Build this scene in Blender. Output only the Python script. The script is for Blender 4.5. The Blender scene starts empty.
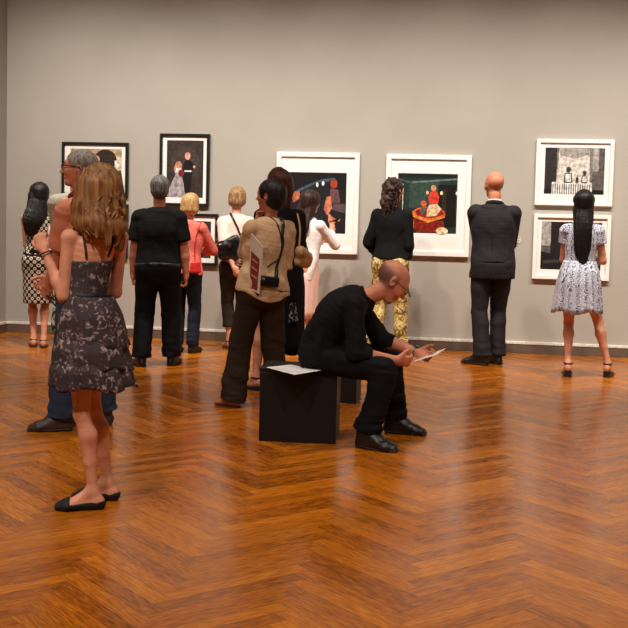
import bpy, bmesh, math, random
import numpy as np
from mathutils import Vector, Matrix
random.seed(7)
C = bpy.context.scene.collection
R_ = math.radians

# ---------------------------------------------------------------- camera
F_PX, W_PX = 1100.0, 628.0
YAW, PITCH, ROLL, SHIFT = R_(8.1), R_(3.8), R_(1.4), -26.0
CAM_H, WALL_Y, WALL_L, WALL_R, BACK_Y, CEIL = 1.40, 11.73, -5.17, 7.4, -5.0, 4.9
_r = Vector((math.cos(YAW), math.sin(YAW), 0)); _f0 = Vector((-math.sin(YAW), math.cos(YAW), 0)); _z = Vector((0, 0, 1))
CF = _f0 * math.cos(PITCH) - _z * math.sin(PITCH)
_u = _f0 * math.sin(PITCH) + _z * math.cos(PITCH)
CR = _r * math.cos(ROLL) + _u * math.sin(ROLL)
CU = _u * math.cos(ROLL) - _r * math.sin(ROLL)
CP = Vector((0, 0, CAM_H))
cam_data = bpy.data.cameras.new('camera'); cam = bpy.data.objects.new('camera', cam_data); C.objects.link(cam)
cam_data.sensor_width = 36; cam_data.sensor_fit = 'HORIZONTAL'; cam_data.lens = 36 * F_PX / W_PX
cam_data.shift_y = SHIFT / W_PX; cam_data.clip_start = .05; cam_data.clip_end = 100
m = Matrix.Identity(4)
for i in range(3):
    m[i][0], m[i][1], m[i][2], m[i][3] = CR[i], CU[i], -CF[i], CP[i]
cam.matrix_world = m
bpy.context.scene.camera = cam

def ray(px, py):
    return CF + CR * ((px - 314) / F_PX) + CU * ((314 + SHIFT - py) / F_PX)
def floor_at(px, py):
    d = ray(px, py); return CP + d * (-CAM_H / d.z)
def wall_at(px, py, y=WALL_Y):
    d = ray(px, py); return CP + d * (y / d.y)

# ---------------------------------------------------------------- light and exposure
sc = bpy.context.scene
sc.view_settings.view_transform = 'Standard'; sc.view_settings.look = 'None'
sc.view_settings.gamma = 1; sc.view_settings.use_curve_mapping = False
sc.view_settings.exposure = 1.1
wd = bpy.data.worlds.new('world'); sc.world = wd; wd.use_nodes = True
wd.node_tree.nodes['Background'].inputs[0].default_value = (1, .9, .8, 1)
wd.node_tree.nodes['Background'].inputs[1].default_value = .025

def spot(loc, target, power, size=60, blend=.9, radius=.06, col=(1, .86, .70)):
    l = bpy.data.lights.new('track_spot_light', 'SPOT'); l.energy = power; l.spot_size = R_(size); l.spot_blend = blend
    l.shadow_soft_size = radius; l.color = col
    o = bpy.data.objects.new('track_spot_light', l); C.objects.link(o); o.location = loc
    o.rotation_euler = (Vector(target) - Vector(loc)).to_track_quat('-Z', 'Y').to_euler()
    return o
for i in range(10):                                    # washing the picture wall
    x = -4.6 + i * 1.25
    spot((x, WALL_Y - 2.9, 4.7), (x, WALL_Y, .45), 205, 86, 1.0, .10, (1, .925, .80))
for i in range(5):                                     # over the middle of the gallery
    x = -4.2 + i * 2.4
    spot((x, 6.6, 4.75), (x + .1, 7.4, 0), 105, 95, 1.0, .12, (1, .88, .76))
for i in range(5):                                     # over the near part of the floor
    x = -4.2 + i * 2.4
    spot((x, 2.2, 4.75), (x + .1, 4.2, 0), 205, 95, 1.0, .12, (1, .88, .76))

# ---------------------------------------------------------------- materials
def lin(c):
    return tuple(((v / 255) / 12.92 if v / 255 <= .04045 else ((v / 255 + .055) / 1.055) ** 2.4) for v in c) + (1,)
class NT:
    def __init__(s, name):
        s.m = bpy.data.materials.new(name); s.m.use_nodes = True; s.t = s.m.node_tree; s.b = s.t.nodes['Principled BSDF']
    def n(s, ty, **kw):
        nd = s.t.nodes.new(ty)
        for k, v in kw.items():
            if k.startswith('i_'):
                key = k[2:]; key = int(key) if key.isdigit() else key
                nd.inputs[key].default_value = v
            else: setattr(nd, k, v)
        return nd
    def l(s, a, b): s.t.links.new(a, b)
    def math(s, op, a, b=None, c=None):
        nd = s.t.nodes.new('ShaderNodeMath'); nd.operation = op
        for i, v in enumerate((a, b, c)):
            if v is None: continue
            if isinstance(v, (int, float)): nd.inputs[i].default_value = v
            else: s.l(v, nd.inputs[i])
        return nd.outputs[0]
    def ramp(s, fac, stops, interp='LINEAR'):
        nd = s.t.nodes.new('ShaderNodeValToRGB'); cr = nd.color_ramp; cr.interpolation = interp
        while len(cr.elements) > 1: cr.elements.remove(cr.elements[-1])
        for i, (p, c) in enumerate(stops):
            e = cr.elements[0] if i == 0 else cr.elements.new(p)
            e.position = p; e.color = lin(c)
        s.l(fac, nd.inputs[0]); return nd.outputs[0]
    def bump(s, h, strength=.3, dist=.002):
        nd = s.n('ShaderNodeBump'); nd.inputs['Strength'].default_value = strength; nd.inputs['Distance'].default_value = dist
        s.l(h, nd.inputs['Height']); s.l(nd.outputs[0], s.b.inputs['Normal'])
_mats = {}
def plain(name, c, rough=.7, metal=0, var=.12, scale=30, bump=.0, spec=.5, stretch=None):
    if name in _mats: return _mats[name]
    t = NT(name); t.b.inputs['Roughness'].default_value = rough; t.b.inputs['Metallic'].default_value = metal
    t.b.inputs['Specular IOR Level'].default_value = spec
    tc = t.n('ShaderNodeTexCoord'); src = tc.outputs['Object']
    if stretch:
        mp = t.n('ShaderNodeMapping'); mp.inputs['Scale'].default_value = stretch; t.l(src, mp.inputs[0]); src = mp.outputs[0]
    nz = t.n('ShaderNodeTexNoise'); nz.inputs['Scale'].default_value = scale; nz.inputs['Detail'].default_value = 4
    t.l(src, nz.inputs['Vector'])
    lo = tuple(v * (1 - var) for v in c); hi = tuple(min(255, v * (1 + var)) for v in c)
    t.l(t.ramp(nz.outputs[0], [(.3, lo), (.7, hi)]), t.b.inputs['Base Color'])
    if bump: t.bump(nz.outputs[0], bump, .003)
    _mats[name] = t.m; return t.m
def cloth(name, c, rough=.85, var=.10, sheen=.0, spec=.2): return plain(name, c, rough, 0, var, 60, .25, spec)
def skin(name, c):
    if name in _mats: return _mats[name]
    t = NT(name); t.b.inputs['Roughness'].default_value = .5; t.b.inputs['Specular IOR Level'].default_value = .35
    tc = t.n('ShaderNodeTexCoord'); nz = t.n('ShaderNodeTexNoise'); nz.inputs['Scale'].default_value = 22; nz.inputs['Detail'].default_value = 5
    t.l(tc.outputs['Object'], nz.inputs['Vector'])
    base = t.ramp(nz.outputs[0], [(.3, tuple(v * .93 for v in c)), (.7, tuple(min(255, v * 1.05) for v in c))])
    at = t.n('ShaderNodeVertexColor'); at.layer_name = 'tone'
    mx = t.n('ShaderNodeMix', data_type='RGBA'); mx.blend_type = 'MULTIPLY'; mx.inputs[0].default_value = 1
    t.l(base, mx.inputs[6]); t.l(at.outputs[0], mx.inputs[7]); t.l(mx.outputs[2], t.b.inputs['Base Color'])
    t.b.inputs['Subsurface Weight'].default_value = .08; t.b.inputs['Subsurface Radius'].default_value = (.02, .008, .004)
    t.b.inputs['Subsurface Scale'].default_value = .5
    _mats[name] = t.m; return t.m
def hair_mat(name, c1, c2, rough=.6, scale=14):
    rough = max(rough, .5)
    if name in _mats: return _mats[name]
    t = NT(name); t.b.inputs['Roughness'].default_value = rough
    tc = t.n('ShaderNodeTexCoord'); mp = t.n('ShaderNodeMapping'); mp.inputs['Scale'].default_value = (6, 6, .7)
    t.l(tc.outputs['Object'], mp.inputs[0])
    nz = t.n('ShaderNodeTexNoise'); nz.inputs['Scale'].default_value = scale; nz.inputs['Detail'].default_value = 6; nz.inputs['Distortion'].default_value = .6
    t.l(mp.outputs[0], nz.inputs['Vector'])
    t.b.inputs['Specular IOR Level'].default_value = .3
    t.l(t.ramp(nz.outputs[0], [(.32, c1), (.68, c2)]), t.b.inputs['Base Color']); t.bump(nz.outputs[0], .8, .006)
    _mats[name] = t.m; return t.m
def floral(name, stops, scale=16, dist=2.2, detail=2.5):
    if name in _mats: return _mats[name]
    t = NT(name); t.b.inputs['Roughness'].default_value = .8; t.b.inputs['Specular IOR Level'].default_value = .2
    tc = t.n('ShaderNodeTexCoord')
    vo = t.n('ShaderNodeTexVoronoi'); vo.inputs['Scale'].default_value = scale; vo.feature = 'SMOOTH_F1'
    nz = t.n('ShaderNodeTexNoise'); nz.inputs['Scale'].default_value = scale * 1.6; nz.inputs['Detail'].default_value = detail; nz.inputs['Distortion'].default_value = dist
    t.l(tc.outputs['Object'], nz.inputs['Vector']); t.l(tc.outputs['Object'], vo.inputs['Vector'])
    f = t.math('ADD', t.math('MULTIPLY', vo.outputs['Distance'], -.35), t.math('ADD', nz.outputs[0], .14))
    t.l(t.ramp(f, stops), t.b.inputs['Base Color'])
    _mats[name] = t.m; return t.m
def lattice(name):
    if name in _mats: return _mats[name]
    t = NT(name); t.b.inputs['Roughness'].default_value = .8; t.b.inputs['Specular IOR Level'].default_value = .2
    tc = t.n('ShaderNodeTexCoord'); sp = t.n('ShaderNodeSeparateXYZ'); t.l(tc.outputs['Object'], sp.inputs[0])
    ang = t.math('MULTIPLY', t.math('ARCTAN2', sp.outputs[0], sp.outputs[1]), .15)
    a = t.math('MULTIPLY', t.math('ADD', ang, sp.outputs[2]), 15.0); b = t.math('MULTIPLY', t.math('SUBTRACT', ang, sp.outputs[2]), 15.0)
    da = t.math('ABSOLUTE', t.math('SUBTRACT', t.math('FRACT', a), .5)); db = t.math('ABSOLUTE', t.math('SUBTRACT', t.math('FRACT', b), .5))
    r = t.math('SQRT', t.math('ADD', t.math('MULTIPLY', da, da), t.math('MULTIPLY', db, db)))
    t.l(t.ramp(r, [(0, (58, 42, 38)), (.11, (58, 42, 38)), (.15, (214, 196, 172)), (.36, (214, 196, 172)), (.41, (30, 24, 26))]), t.b.inputs['Base Color'])
    _mats[name] = t.m; return t.m
def paisley(name):
    if name in _mats: return _mats[name]
    t = NT(name); t.b.inputs['Roughness'].default_value = .8; t.b.inputs['Specular IOR Level'].default_value = .2
    tc = t.n('ShaderNodeTexCoord'); nz = t.n('ShaderNodeTexNoise'); nz.inputs['Scale'].default_value = 9; nz.inputs['Detail'].default_value = 1
    t.l(tc.outputs['Object'], nz.inputs['Vector'])
    mx = t.n('ShaderNodeMix', data_type='RGBA'); mx.inputs[0].default_value = .12; t.l(tc.outputs['Object'], mx.inputs[6]); t.l(nz.outputs[1], mx.inputs[7])
    vo = t.n('ShaderNodeTexVoronoi'); vo.inputs['Scale'].default_value = 24; t.l(mx.outputs[2], vo.inputs['Vector'])
    ring = t.math('SINE', t.math('MULTIPLY', vo.outputs['Distance'], 21.0))
    sp = t.n('ShaderNodeSeparateXYZ'); t.l(tc.outputs['Object'], sp.inputs[0])
    ang = t.math('ARCTAN2', sp.outputs[0], sp.outputs[1])
    band = t.math('MULTIPLY', t.math('SINE', t.math('MULTIPLY', ang, 17.0)), .55)
    f = t.math('MULTIPLY_ADD', t.math('ADD', ring, band), .3, .5)
    t.l(t.ramp(f, [(.12, (78, 82, 112)), (.32, (132, 138, 168)), (.52, (206, 208, 222)), (.8, (228, 228, 236)), (.95, (160, 164, 190))]), t.b.inputs['Base Color'])
    _mats[name] = t.m; return t.m

# ---------------------------------------------------------------- objects
def link(name, mesh, mat=None, parent=None):
    o = bpy.data.objects.new(name, mesh); C.objects.link(o)
    if mat is not None and not mesh.materials: mesh.materials.append(mat)
    if parent is not None: o.parent = parent
    return o
def thing(name, label, cat, loc=(0, 0, 0), rz=0, group=None):
    o = bpy.data.objects.new(name, None); C.objects.link(o); o.location = loc; o.rotation_euler = (0, 0, rz)
    o.empty_display_size = .1
    o['label'] = label; o['category'] = cat
    if group: o['group'] = group
    return o
def tag(o, label, cat, group=None):
    o['label'] = label; o['category'] = cat
    if group: o['group'] = group
    return o
def struct(o): o['kind'] = 'structure'; return o
def mesh_py(name, verts, faces, smooth=False):
    me = bpy.data.meshes.new(name); me.from_pydata([tuple(v) for v in verts], [], faces); me.update()
    if smooth: me.polygons.foreach_set('use_smooth', [True] * len(me.polygons))
    return me
def box_mesh(name, lo, hi, bevel=0):
    bm = bmesh.new(); bmesh.ops.create_cube(bm, size=1)
    lo, hi = Vector(lo), Vector(hi)
    for v in bm.verts: v.co = Vector([lo[i] + (v.co[i] + .5) * (hi[i] - lo[i]) for i in range(3)])
    if bevel: bmesh.ops.bevel(bm, geom=bm.edges[:], offset=bevel, segments=2, affect='EDGES', profile=.5)
    me = bpy.data.meshes.new(name); bm.to_mesh(me); bm.free(); return me
def tube_mesh(name, pts, rad, seg=8, closed=False, flat=1.0):
    pts = [Vector(p) for p in pts]; n = len(pts); vs, fs = [], []
    up = Vector((0, 0, 1))
    for i, p in enumerate(pts):
        a = pts[(i - 1) % n] if (closed or i > 0) else pts[0]; b = pts[(i + 1) % n] if (closed or i < n - 1) else pts[-1]
        d = (b - a).normalized(); s = d.cross(up)
        if s.length < .05: s = d.cross(Vector((0, 1, 0)))
        s.normalize(); q = s.cross(d).normalized()
        r = rad[i] if isinstance(rad, (list, tuple)) else rad
        for k in range(seg):
            t = 2 * math.pi * k / seg; vs.append(p + s * (math.cos(t) * r * flat) + q * (math.sin(t) * r))
    m_ = n if closed else n - 1
    for i in range(m_):
        for k in range(seg):
            k2 = (k + 1) % seg; j = (i + 1) % n
            fs.append((i * seg + k, i * seg + k2, j * seg + k2, j * seg + k))
    if not closed:
        fs.append(tuple(range(seg))[::-1]); fs.append(tuple((n - 1) * seg + k for k in range(seg)))
    return mesh_py(name, vs, fs, True)

# ---------------------------------------------------------------- distance fields -> one continuous surface
def V(*a): return np.array(a, dtype=np.float64)
def unit(v): v = np.asarray(v, float); return v / (np.linalg.norm(v) + 1e-12)
class Seg:
    """elliptical tapering limb between a and b; side = direction of rx; cap = roundness of the ends"""
    def __init__(s, a, b, ra, rb=None, side=None, cap=1.0, k=.012, sub=False):
        s.a, s.b = V(*a), V(*b)
        f = lambda r: (r, r) if np.isscalar(r) else tuple(r)
        s.ra = f(ra); s.rb = f(rb) if rb is not None else s.ra
        s.cap, s.k, s.sub = cap, k, sub
        ax = s.b - s.a; s.L = np.linalg.norm(ax)
        s.ax = ax / s.L if s.L > 1e-6 else V(0, 0, 1)
        sd = V(*side) if side is not None else (V(1, 0, 0) if abs(s.ax[0]) < .9 else V(0, 1, 0))
        sd = sd - s.ax * np.dot(sd, s.ax)
        if np.linalg.norm(sd) < 1e-3: sd = np.cross(s.ax, V(0, 0, 1) if abs(s.ax[2]) < .9 else V(0, 1, 0))
        s.sd = unit(sd); s.fr = np.cross(s.ax, s.sd)
    def box(s, m):
        r = max(s.ra + s.rb) * max(1, s.cap) + m
        return np.minimum(s.a, s.b) - r, np.maximum(s.a, s.b) + r
    def __call__(s, X, Y, Z):
        x, y, z = X - s.a[0], Y - s.a[1], Z - s.a[2]
        t = x * s.ax[0] + y * s.ax[1] + z * s.ax[2]
        u = x * s.sd[0] + y * s.sd[1] + z * s.sd[2]
        v = x * s.fr[0] + y * s.fr[1] + z * s.fr[2]
        tc = np.clip(t, 0, s.L); e = t - tc; q = tc / max(s.L, 1e-6)
        rx = s.ra[0] + (s.rb[0] - s.ra[0]) * q; ry = s.ra[1] + (s.rb[1] - s.ra[1]) * q
        rm = np.minimum(rx, ry); re = rm * s.cap
        n = np.sqrt((u / rx) ** 2 + (v / ry) ** 2 + (e / re) ** 2)
        return (n - 1) * rm * (1 if s.cap >= .99 else .8)
def Ell(c, r, up=(0, 0, 1), side=(1, 0, 0), k=.012, sub=False):
    """ellipsoid: r = (side, front, up)"""
    e = Seg(c, np.asarray(c, float) + unit(up) * 1e-5, (r[0], r[1]), None, side, 1.0, k, sub)
    e.cap = r[2] / min(r[0], r[1]); return e
def noise_fn(seed, freq, stretch=(1, 1, 1), n=7):
    rg = np.random.RandomState(seed); dirs = rg.normal(size=(n, 3)); dirs /= np.linalg.norm(dirs, axis=1)[:, None]
    ph = rg.rand(n) * 6.28; fr = freq * (.6 + .9 * rg.rand(n)); st = np.array(stretch)
    wd_ = rg.normal(size=(n, 3)); wd_ /= np.linalg.norm(wd_, axis=1)[:, None]
    def f(p):
        r = 0
        for i in range(n):
            q = p * st
            w = np.sin(q @ wd_[i] * fr[i] * .45 + ph[i] * 3) * 1.3
            r = r + np.sin(q @ dirs[i] * fr[i] + ph[i] + w)
        return r / n * 1.6
    return f
def field_mesh(name, prims, res, disp=None, clip=None, color=None, extra=.0):
    """prims: list of Seg, or list of groups (each a list).  Groups join with a small crease."""
    groups = prims if isinstance(prims[0], list) else [prims]
    M = .045
    lo = np.min([p.box(.02)[0] for g in groups for p in g if not p.sub], axis=0) - res * 2
    hi = np.max([p.box(.02)[1] for g in groups for p in g if not p.sub], axis=0) + res * 2
    n = np.ceil((hi - lo) / res).astype(int) + 1
    BIG = 9.0
    D = np.full(n, BIG, np.float32)
    ax = [lo[i] + np.arange(n[i]) * res for i in range(3)]
    for g in groups:
        G = np.full(n, BIG, np.float32) if len(groups) > 1 else D
        for p in g:
            a, b = p.box(M)
            i0 = np.maximum(np.floor((a - lo) / res).astype(int), 0); i1 = np.minimum(np.ceil((b - lo) / res).astype(int) + 1, n)
            if (i1 <= i0).any(): continue
            sl = tuple(slice(i0[i], i1[i]) for i in range(3))
            X = ax[0][sl[0]].astype(np.float32)[:, None, None]; Y = ax[1][sl[1]].astype(np.float32)[None, :, None]; Z = ax[2][sl[2]].astype(np.float32)[None, None, :]
            d = p(X, Y, Z); o = G[sl]
            if p.sub:
                h = np.clip(.5 - .5 * (o + d) / p.k, 0, 1); G[sl] = o * (1 - h) + (-d) * h + p.k * h * (1 - h)
            else:
                h = np.clip(.5 + .5 * (o - d) / p.k, 0, 1); G[sl] = o * (1 - h) + d * h - p.k * h * (1 - h)
        if G is not D:
            k = .006; h = np.clip(.5 + .5 * (D - G) / k, 0, 1); D = D * (1 - h) + G * h - k * h * (1 - h)
    if disp is not None:
        idx = np.nonzero(np.abs(D) < .035)
        P = np.stack([ax[i][idx[i]] for i in range(3)], 1)
        D[idx] += disp(P).astype(np.float32)
    if clip is not None:
        X = ax[0][:, None, None]; Y = ax[1][None, :, None]; Z = ax[2][None, None, :]
        D = np.maximum(D, clip(X, Y, Z).astype(np.float32))
    D[0] = D[-1] = M; D[:, 0] = D[:, -1] = M; D[:, :, 0] = D[:, :, -1] = M
    # surface nets
    S = D < 0
    c = S[:-1, :-1, :-1].astype(np.int8)
    for dx, dy, dz in [(0,0,1),(0,1,0),(0,1,1),(1,0,0),(1,0,1),(1,1,0),(1,1,1)]:
        c = c + S[dx:n[0]-1+dx, dy:n[1]-1+dy, dz:n[2]-1+dz]
    cells = np.nonzero((c > 0) & (c < 8)); nc = len(cells[0])
    ci = np.stack(cells, 1); acc = np.zeros((nc, 3)); cnt = np.zeros(nc)
    cor = [(0,0,0),(1,0,0),(0,1,0),(1,1,0),(0,0,1),(1,0,1),(0,1,1),(1,1,1)]
    dv = [D[ci[:, 0] + q[0], ci[:, 1] + q[1], ci[:, 2] + q[2]] for q in cor]
    for e0, e1 in [(0,1),(2,3),(4,5),(6,7),(0,2),(1,3),(4,6),(5,7),(0,4),(1,5),(2,6),(3,7)]:
        a, b = dv[e0], dv[e1]; mk = (a < 0) != (b < 0)
        t = a[mk] / (a[mk] - b[mk]); q0 = np.array(cor[e0], float); q1 = np.array(cor[e1], float)
        acc[mk] += q0 + t[:, None] * (q1 - q0); cnt[mk] += 1
    P = lo + (ci + acc / cnt[:, None]) * res
    vid = np.full(n, -1, np.int32); vid[cells] = np.arange(nc)
    faces = []
    for axx in range(3):
        b_, c_ = [(1, 2), (2, 0), (0, 1)][axx]
        s0 = [slice(1, -1)] * 3; s1 = [slice(1, -1)] * 3
        s0[axx] = slice(0, n[axx] - 1); s1[axx] = slice(1, n[axx])
        A, B = S[tuple(s0)], S[tuple(s1)]
        off = np.array([1, 1, 1]); off[axx] = 0
        for flip, mk in ((False, A & ~B), (True, ~A & B)):
            e = np.stack(np.nonzero(mk), 1)
            if not len(e): continue
            e = e + off
            eb = np.zeros(3, int); eb[b_] = 1; ec = np.zeros(3, int); ec[c_] = 1
            q = [vid[tuple((e - eb - ec).T)], vid[tuple((e - ec).T)], vid[tuple(e.T)], vid[tuple((e - eb).T)]]
            q = np.stack(q[::-1] if flip else q, 1); faces.append(q)
    Fq = np.concatenate(faces); Fq = Fq[(Fq >= 0).all(1)]
    # drop small loose crumbs and relax once
    me = bpy.data.meshes.new(name)
    nb = np.zeros((nc, 3)); deg = np.zeros(nc)
    for i in range(4):
        a, b = Fq[:, i], Fq[:, (i + 1) % 4]
        np.add.at(nb, a, P[b]); np.add.at(deg, a, 1)
    mk = deg > 0; P[mk] = P[mk] * .55 + .45 * nb[mk] / deg[mk][:, None]
    me.vertices.add(nc); me.vertices.foreach_set('co', P.astype(np.float32).ravel())
    me.loops.add(Fq.size); me.loops.foreach_set('vertex_index', Fq.astype(np.int32).ravel())
    me.polygons.add(len(Fq)); me.polygons.foreach_set('loop_start', np.arange(0, Fq.size, 4, dtype=np.int32))
    me.polygons.foreach_set('loop_total', np.full(len(Fq), 4, dtype=np.int32))
    me.update(calc_edges=True); me.polygons.foreach_set('use_smooth', np.ones(len(Fq), bool))
    if color is not None:
        ca = me.color_attributes.new('tone', 'FLOAT_COLOR', 'POINT')
        ca.data.foreach_set('color', color(P).astype(np.float32).ravel())
    return me

# ---------------------------------------------------------------- people
def ik(a, c, l1, l2, pole):
    a, c = np.asarray(a, float), np.asarray(c, float); d = c - a; L = np.linalg.norm(d)
    if L > (l1 + l2) * .998: c = a + d / L * (l1 + l2) * .998; d = c - a; L = np.linalg.norm(d)
    x = (l1 * l1 - l2 * l2 + L * L) / (2 * L); h = math.sqrt(max(l1 * l1 - x * x, 0)); u = d / L
    p = np.asarray(pole, float); p = p - u * np.dot(p, u); return a + u * x + unit(p) * h, c
def yawv(deg): r = R_(deg); return V(-math.sin(r), math.cos(r), 0)
def right_of(f): return unit(np.cross(f, V(0, 0, 1)))
MALE = [(.84, .150, .108, -.012), (.93, .168, .122, -.018), (1.03, .158, .112, -.002), (1.13, .155, .112, .006), (1.26, .165, .120, .004), (1.36, .155, .106, -.006), (1.435, .100, .070, -.014)]
FEMALE = [(.84, .158, .110, -.014), (.93, .172, .122, -.022), (1.03, .140, .100, -.004), (1.12, .122, .090, .004), (1.25, .135, .104, .010), (1.36, .126, .086, -.004), (1.435, .080, .058, -.014)]
def catmull(A, n=3):
    A = [np.asarray(a, float) for a in A]; Q = [A[0]] + A + [A[-1]]; out = []
    for i in range(1, len(Q) - 2):
        for j in range(n):
            t = j / n; a, b, c, d = Q[i - 1:i + 3]
            out.append(.5 * ((2 * b) + (-a + c) * t + (2 * a - 5 * b + 4 * c - d) * t * t + (-a + 3 * b - 3 * c + d) * t ** 3))
    return out + [A[-1]]
def smooth_st(st):
    if len(st) < 2: return st
    F = catmull([np.concatenate([x[0], [x[1], x[2]], x[3], x[4], [x[5]]]) for x in st])
    return [(f[:3], f[3], f[4], unit(f[5:8]), unit(f[8:11]), f[11]) for f in F]
def loft(pts, side, k0=.03):
    """pts: (point, rx, ry) -> a smooth run of segments"""
    F = catmull([np.concatenate([np.asarray(p, float), [rx, ry]]) for p, rx, ry in pts], 4); out = []
    for i, (a, b) in enumerate(zip(F[:-1], F[1:])): out.append(Seg(a[:3], b[:3], (a[3], a[4]), (b[3], b[4]), side, .6 if i in (0, len(F) - 2) else .25, k0 if i == 0 else .004))
    return out
class Body:
    def bk(s, t, x=0, off=.0):
        st = s.st; i = 0
        while i < len(st) - 2 and st[i + 1][5] < t: i += 1
        a, b = st[i], st[i + 1]; q = min(max((t - a[5]) / (b[5] - a[5]), 0), 1)
        c = a[0] * (1 - q) + b[0] * q; ry = a[2] * (1 - q) + b[2] * q; rx = a[1] * (1 - q) + b[1] * q
        return c + a[3] * x - a[4] * (ry * math.sqrt(max(.2, 1 - (x / rx) ** 2 * .8)) + off)

    def __init__(s, H=1.7, sex='f', girth=1.0, yaw=0, hips=None, shoulders=None, spine=None, head=(0, 0), head_roll=0,
                 hands=None, feet=None, poles=None, hand_dir=None, curl=(.5, .5), hip=1.0, arm=1.0, leg=1.0, limb=1.0, head_s=1.0, neck_fwd=.2, knee_pole=None):
        s.hip = hip; s.H = H; k = s.k = H / 1.75; s.sex = sex; s.g = girth
        s.yaw = yaw; hy = yaw if hips is None else hips; sy = yaw if shoulders is None else shoulders
        sp = spine or [(0, 0, .93), (0, 0, 1.2), (0, 0, 1.46)]
        if spine is None: sp = [tuple(v * k for v in p) for p in sp]
        s.sp = [V(*p) for p in sp]; fem = sex == 'f'
        tab = FEMALE if fem else MALE
        def spt(t):
            a, b, c = s.sp
            if t < 0: return a + (b - a) * 2 * t, unit(b - a)
            tt = min(t, 1); p = a * (1 - tt) ** 2 + 2 * b * tt * (1 - tt) + c * tt * tt
            return p, unit((b - a) * (1 - tt) + (c - b) * tt)
        s.spt = spt
        s.st = []
        for z, rx, ry, cy in tab:
            t = (z - .93) / .53; p, ax = spt(t); y = hy + (sy - hy) * min(max(t, 0), 1)
            sd = right_of(yawv(y)); fw = unit(np.cross(ax, sd)) * -1; fw = unit(np.cross(V(0, 0, 1) if abs(ax[2]) > .6 else ax, sd)) if False else unit(np.cross(ax, sd))
            if np.dot(fw, yawv(y)) < 0 and abs(ax[2]) > .3: fw = -fw
            gg = (1 + (girth - 1) * (1.0 if z < 1.35 else .5)) * (hip if z < 1 else 1)
            s.st.append((p + fw * cy * k, rx * k * gg, ry * k * (1 + (gg - 1) * 1.4), sd, fw, t))
        s.sd_s = right_of(yawv(sy)); s.fw_s = yawv(sy); s.sd_h = right_of(yawv(hy)); s.fw_h = yawv(hy)
        s.sd_s0 = s.sd_s
        pS, axS = spt(.86); sw = (.147 if fem else .172) * k * (1 + (girth - 1) * .35)
        s.S = {'L': pS - s.sd_s * sw, 'R': pS + s.sd_s * sw}
        pH, _ = spt(0.0); hw = .088 * k * (1 + (girth - 1) * .5) * hip
        s.Hp = {'L': pH - s.sd_h * hw - V(0, 0, .02 * k), 'R': pH + s.sd_h * hw - V(0, 0, .02 * k)}
        la1, la2 = .295 * k * arm, .255 * k * arm; s.la1, s.la2 = la1, la2
        hands = hands or {}; poles = poles or {}; hand_dir = hand_dir or {}
        s.E, s.Wr, s.hd = {}, {}, {}
        for q, sg in (('L', -1), ('R', 1)):
            tgt = hands.get(q)
            if tgt is None: tgt = s.S[q] + s.sd_s * sg * .06 * k * girth + s.fw_s * .05 * k + V(0, 0, -.545 * k)
            pole = poles.get(q, s.sd_s * sg * .5 - s.fw_s * .9 - V(0, 0, .3))
            s.E[q], s.Wr[q] = ik(s.S[q], tgt, la1, la2, pole)
            fdir = unit(s.Wr[q] - s.E[q]); hd = hand_dir.get(q)
            s.hd[q] = (unit(hd[0]) if hd else fdir, unit(hd[1]) if hd else s.sd_s * -sg)
        ll1, ll2 = .43 * k * leg, .405 * k * leg
        feet = feet or {}; s.A, s.K, s.fd = {}, {}, {}
        for q, sg in (('L', -1), ('R', 1)):
            ft = feet.get(q)
            if ft is None: ft = (tuple((s.Hp[q] + s.sd_h * sg * .02)[:2]), hy - sg * 8)
            az = ft[2] if len(ft) > 2 else .085 * k
            kp = (knee_pole or {}).get(q, yawv(ft[1]) + s.fw_h * .5)
            s.K[q], s.A[q] = ik(s.Hp[q], V(ft[0][0], ft[0][1], az), ll1, ll2, kp)
            s.fd[q] = yawv(ft[1])
        s.curl = dict(L=curl[0], R=curl[1]); s.lm = limb * (.86 if fem else 1.0) * (1 + (girth - 1) * .6); s.hs = head_s
        # head
        N0, axn = spt(1.0); hyaw = sy + head[0]; s.hf0 = yawv(hyaw); pit = R_(head[1])
        s.hf = unit(s.hf0 * math.cos(pit) + V(0, 0, 1) * math.sin(pit)); s.hr = right_of(s.hf0)
        s.hu = unit(np.cross(s.hr, s.hf))
        if head_roll:
            a = R_(head_roll); r0, u0 = s.hr, s.hu; s.hr = r0 * math.cos(a) + u0 * math.sin(a); s.hu = u0 * math.cos(a) - r0 * math.sin(a)
        nd = unit(unit(axn) + s.hu * .8 + s.fw_s * neck_fwd * .5); s.N0 = N0 - unit(axn) * .02 * k
        s.N1 = s.N0 + nd * .105 * k
        s.hc = s.N1 + s.hu * .092 * k * head_s + s.hf * .018 * k
    def hp(s, x, y, z):            # a point in head coordinates: right, front, up
        k = s.k * s.hs; return s.hc + s.hr * x * k + s.hf * y * k + s.hu * z * k
    def hell(s, c, r, k=.012, sub=False):
        q = s.k * s.hs; return Ell(s.hp(*c), [v * q for v in r], s.hu, s.hr, k, sub)
    def hseg(s, a, b, ra, rb=None, k=.012, cap=1.0, sub=False):
        q = s.k * s.hs; f = lambda r: (r * q, r * q) if np.isscalar(r) else (r[0] * q, r[1] * q)
        return Seg(s.hp(*a), s.hp(*b), f(ra), f(rb) if rb is not None else None, s.hr, cap, k, sub)
    def head_prims(s):
        fem = s.sex == 'f'; j = .9 if fem else 1.0; P = []
        P += [s.hell((0, -.014, .034), (.076, .096, .083)), s.hell((0, .02, .0), (.068, .075, .075), .02)]
        P += [s.hseg((0, .03, -.015), (0, .052, -.078), (.060 * j, .050), (.034 * j, .028), .02)]
        P += [s.hseg((.05 * j, 0, -.03), (.024 * j, .052, -.082), .017, .015, .025), s.hseg((-.05 * j, 0, -.03), (-.024 * j, .052, -.082), .017, .015, .025)]
        P += [s.hell((0, .066, -.09), (.02, .017, .016), .015)]
        P += [s.hseg((-.035, .076, .030), (.035, .076, .030), .013, None, .02)]                               # brow
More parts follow.
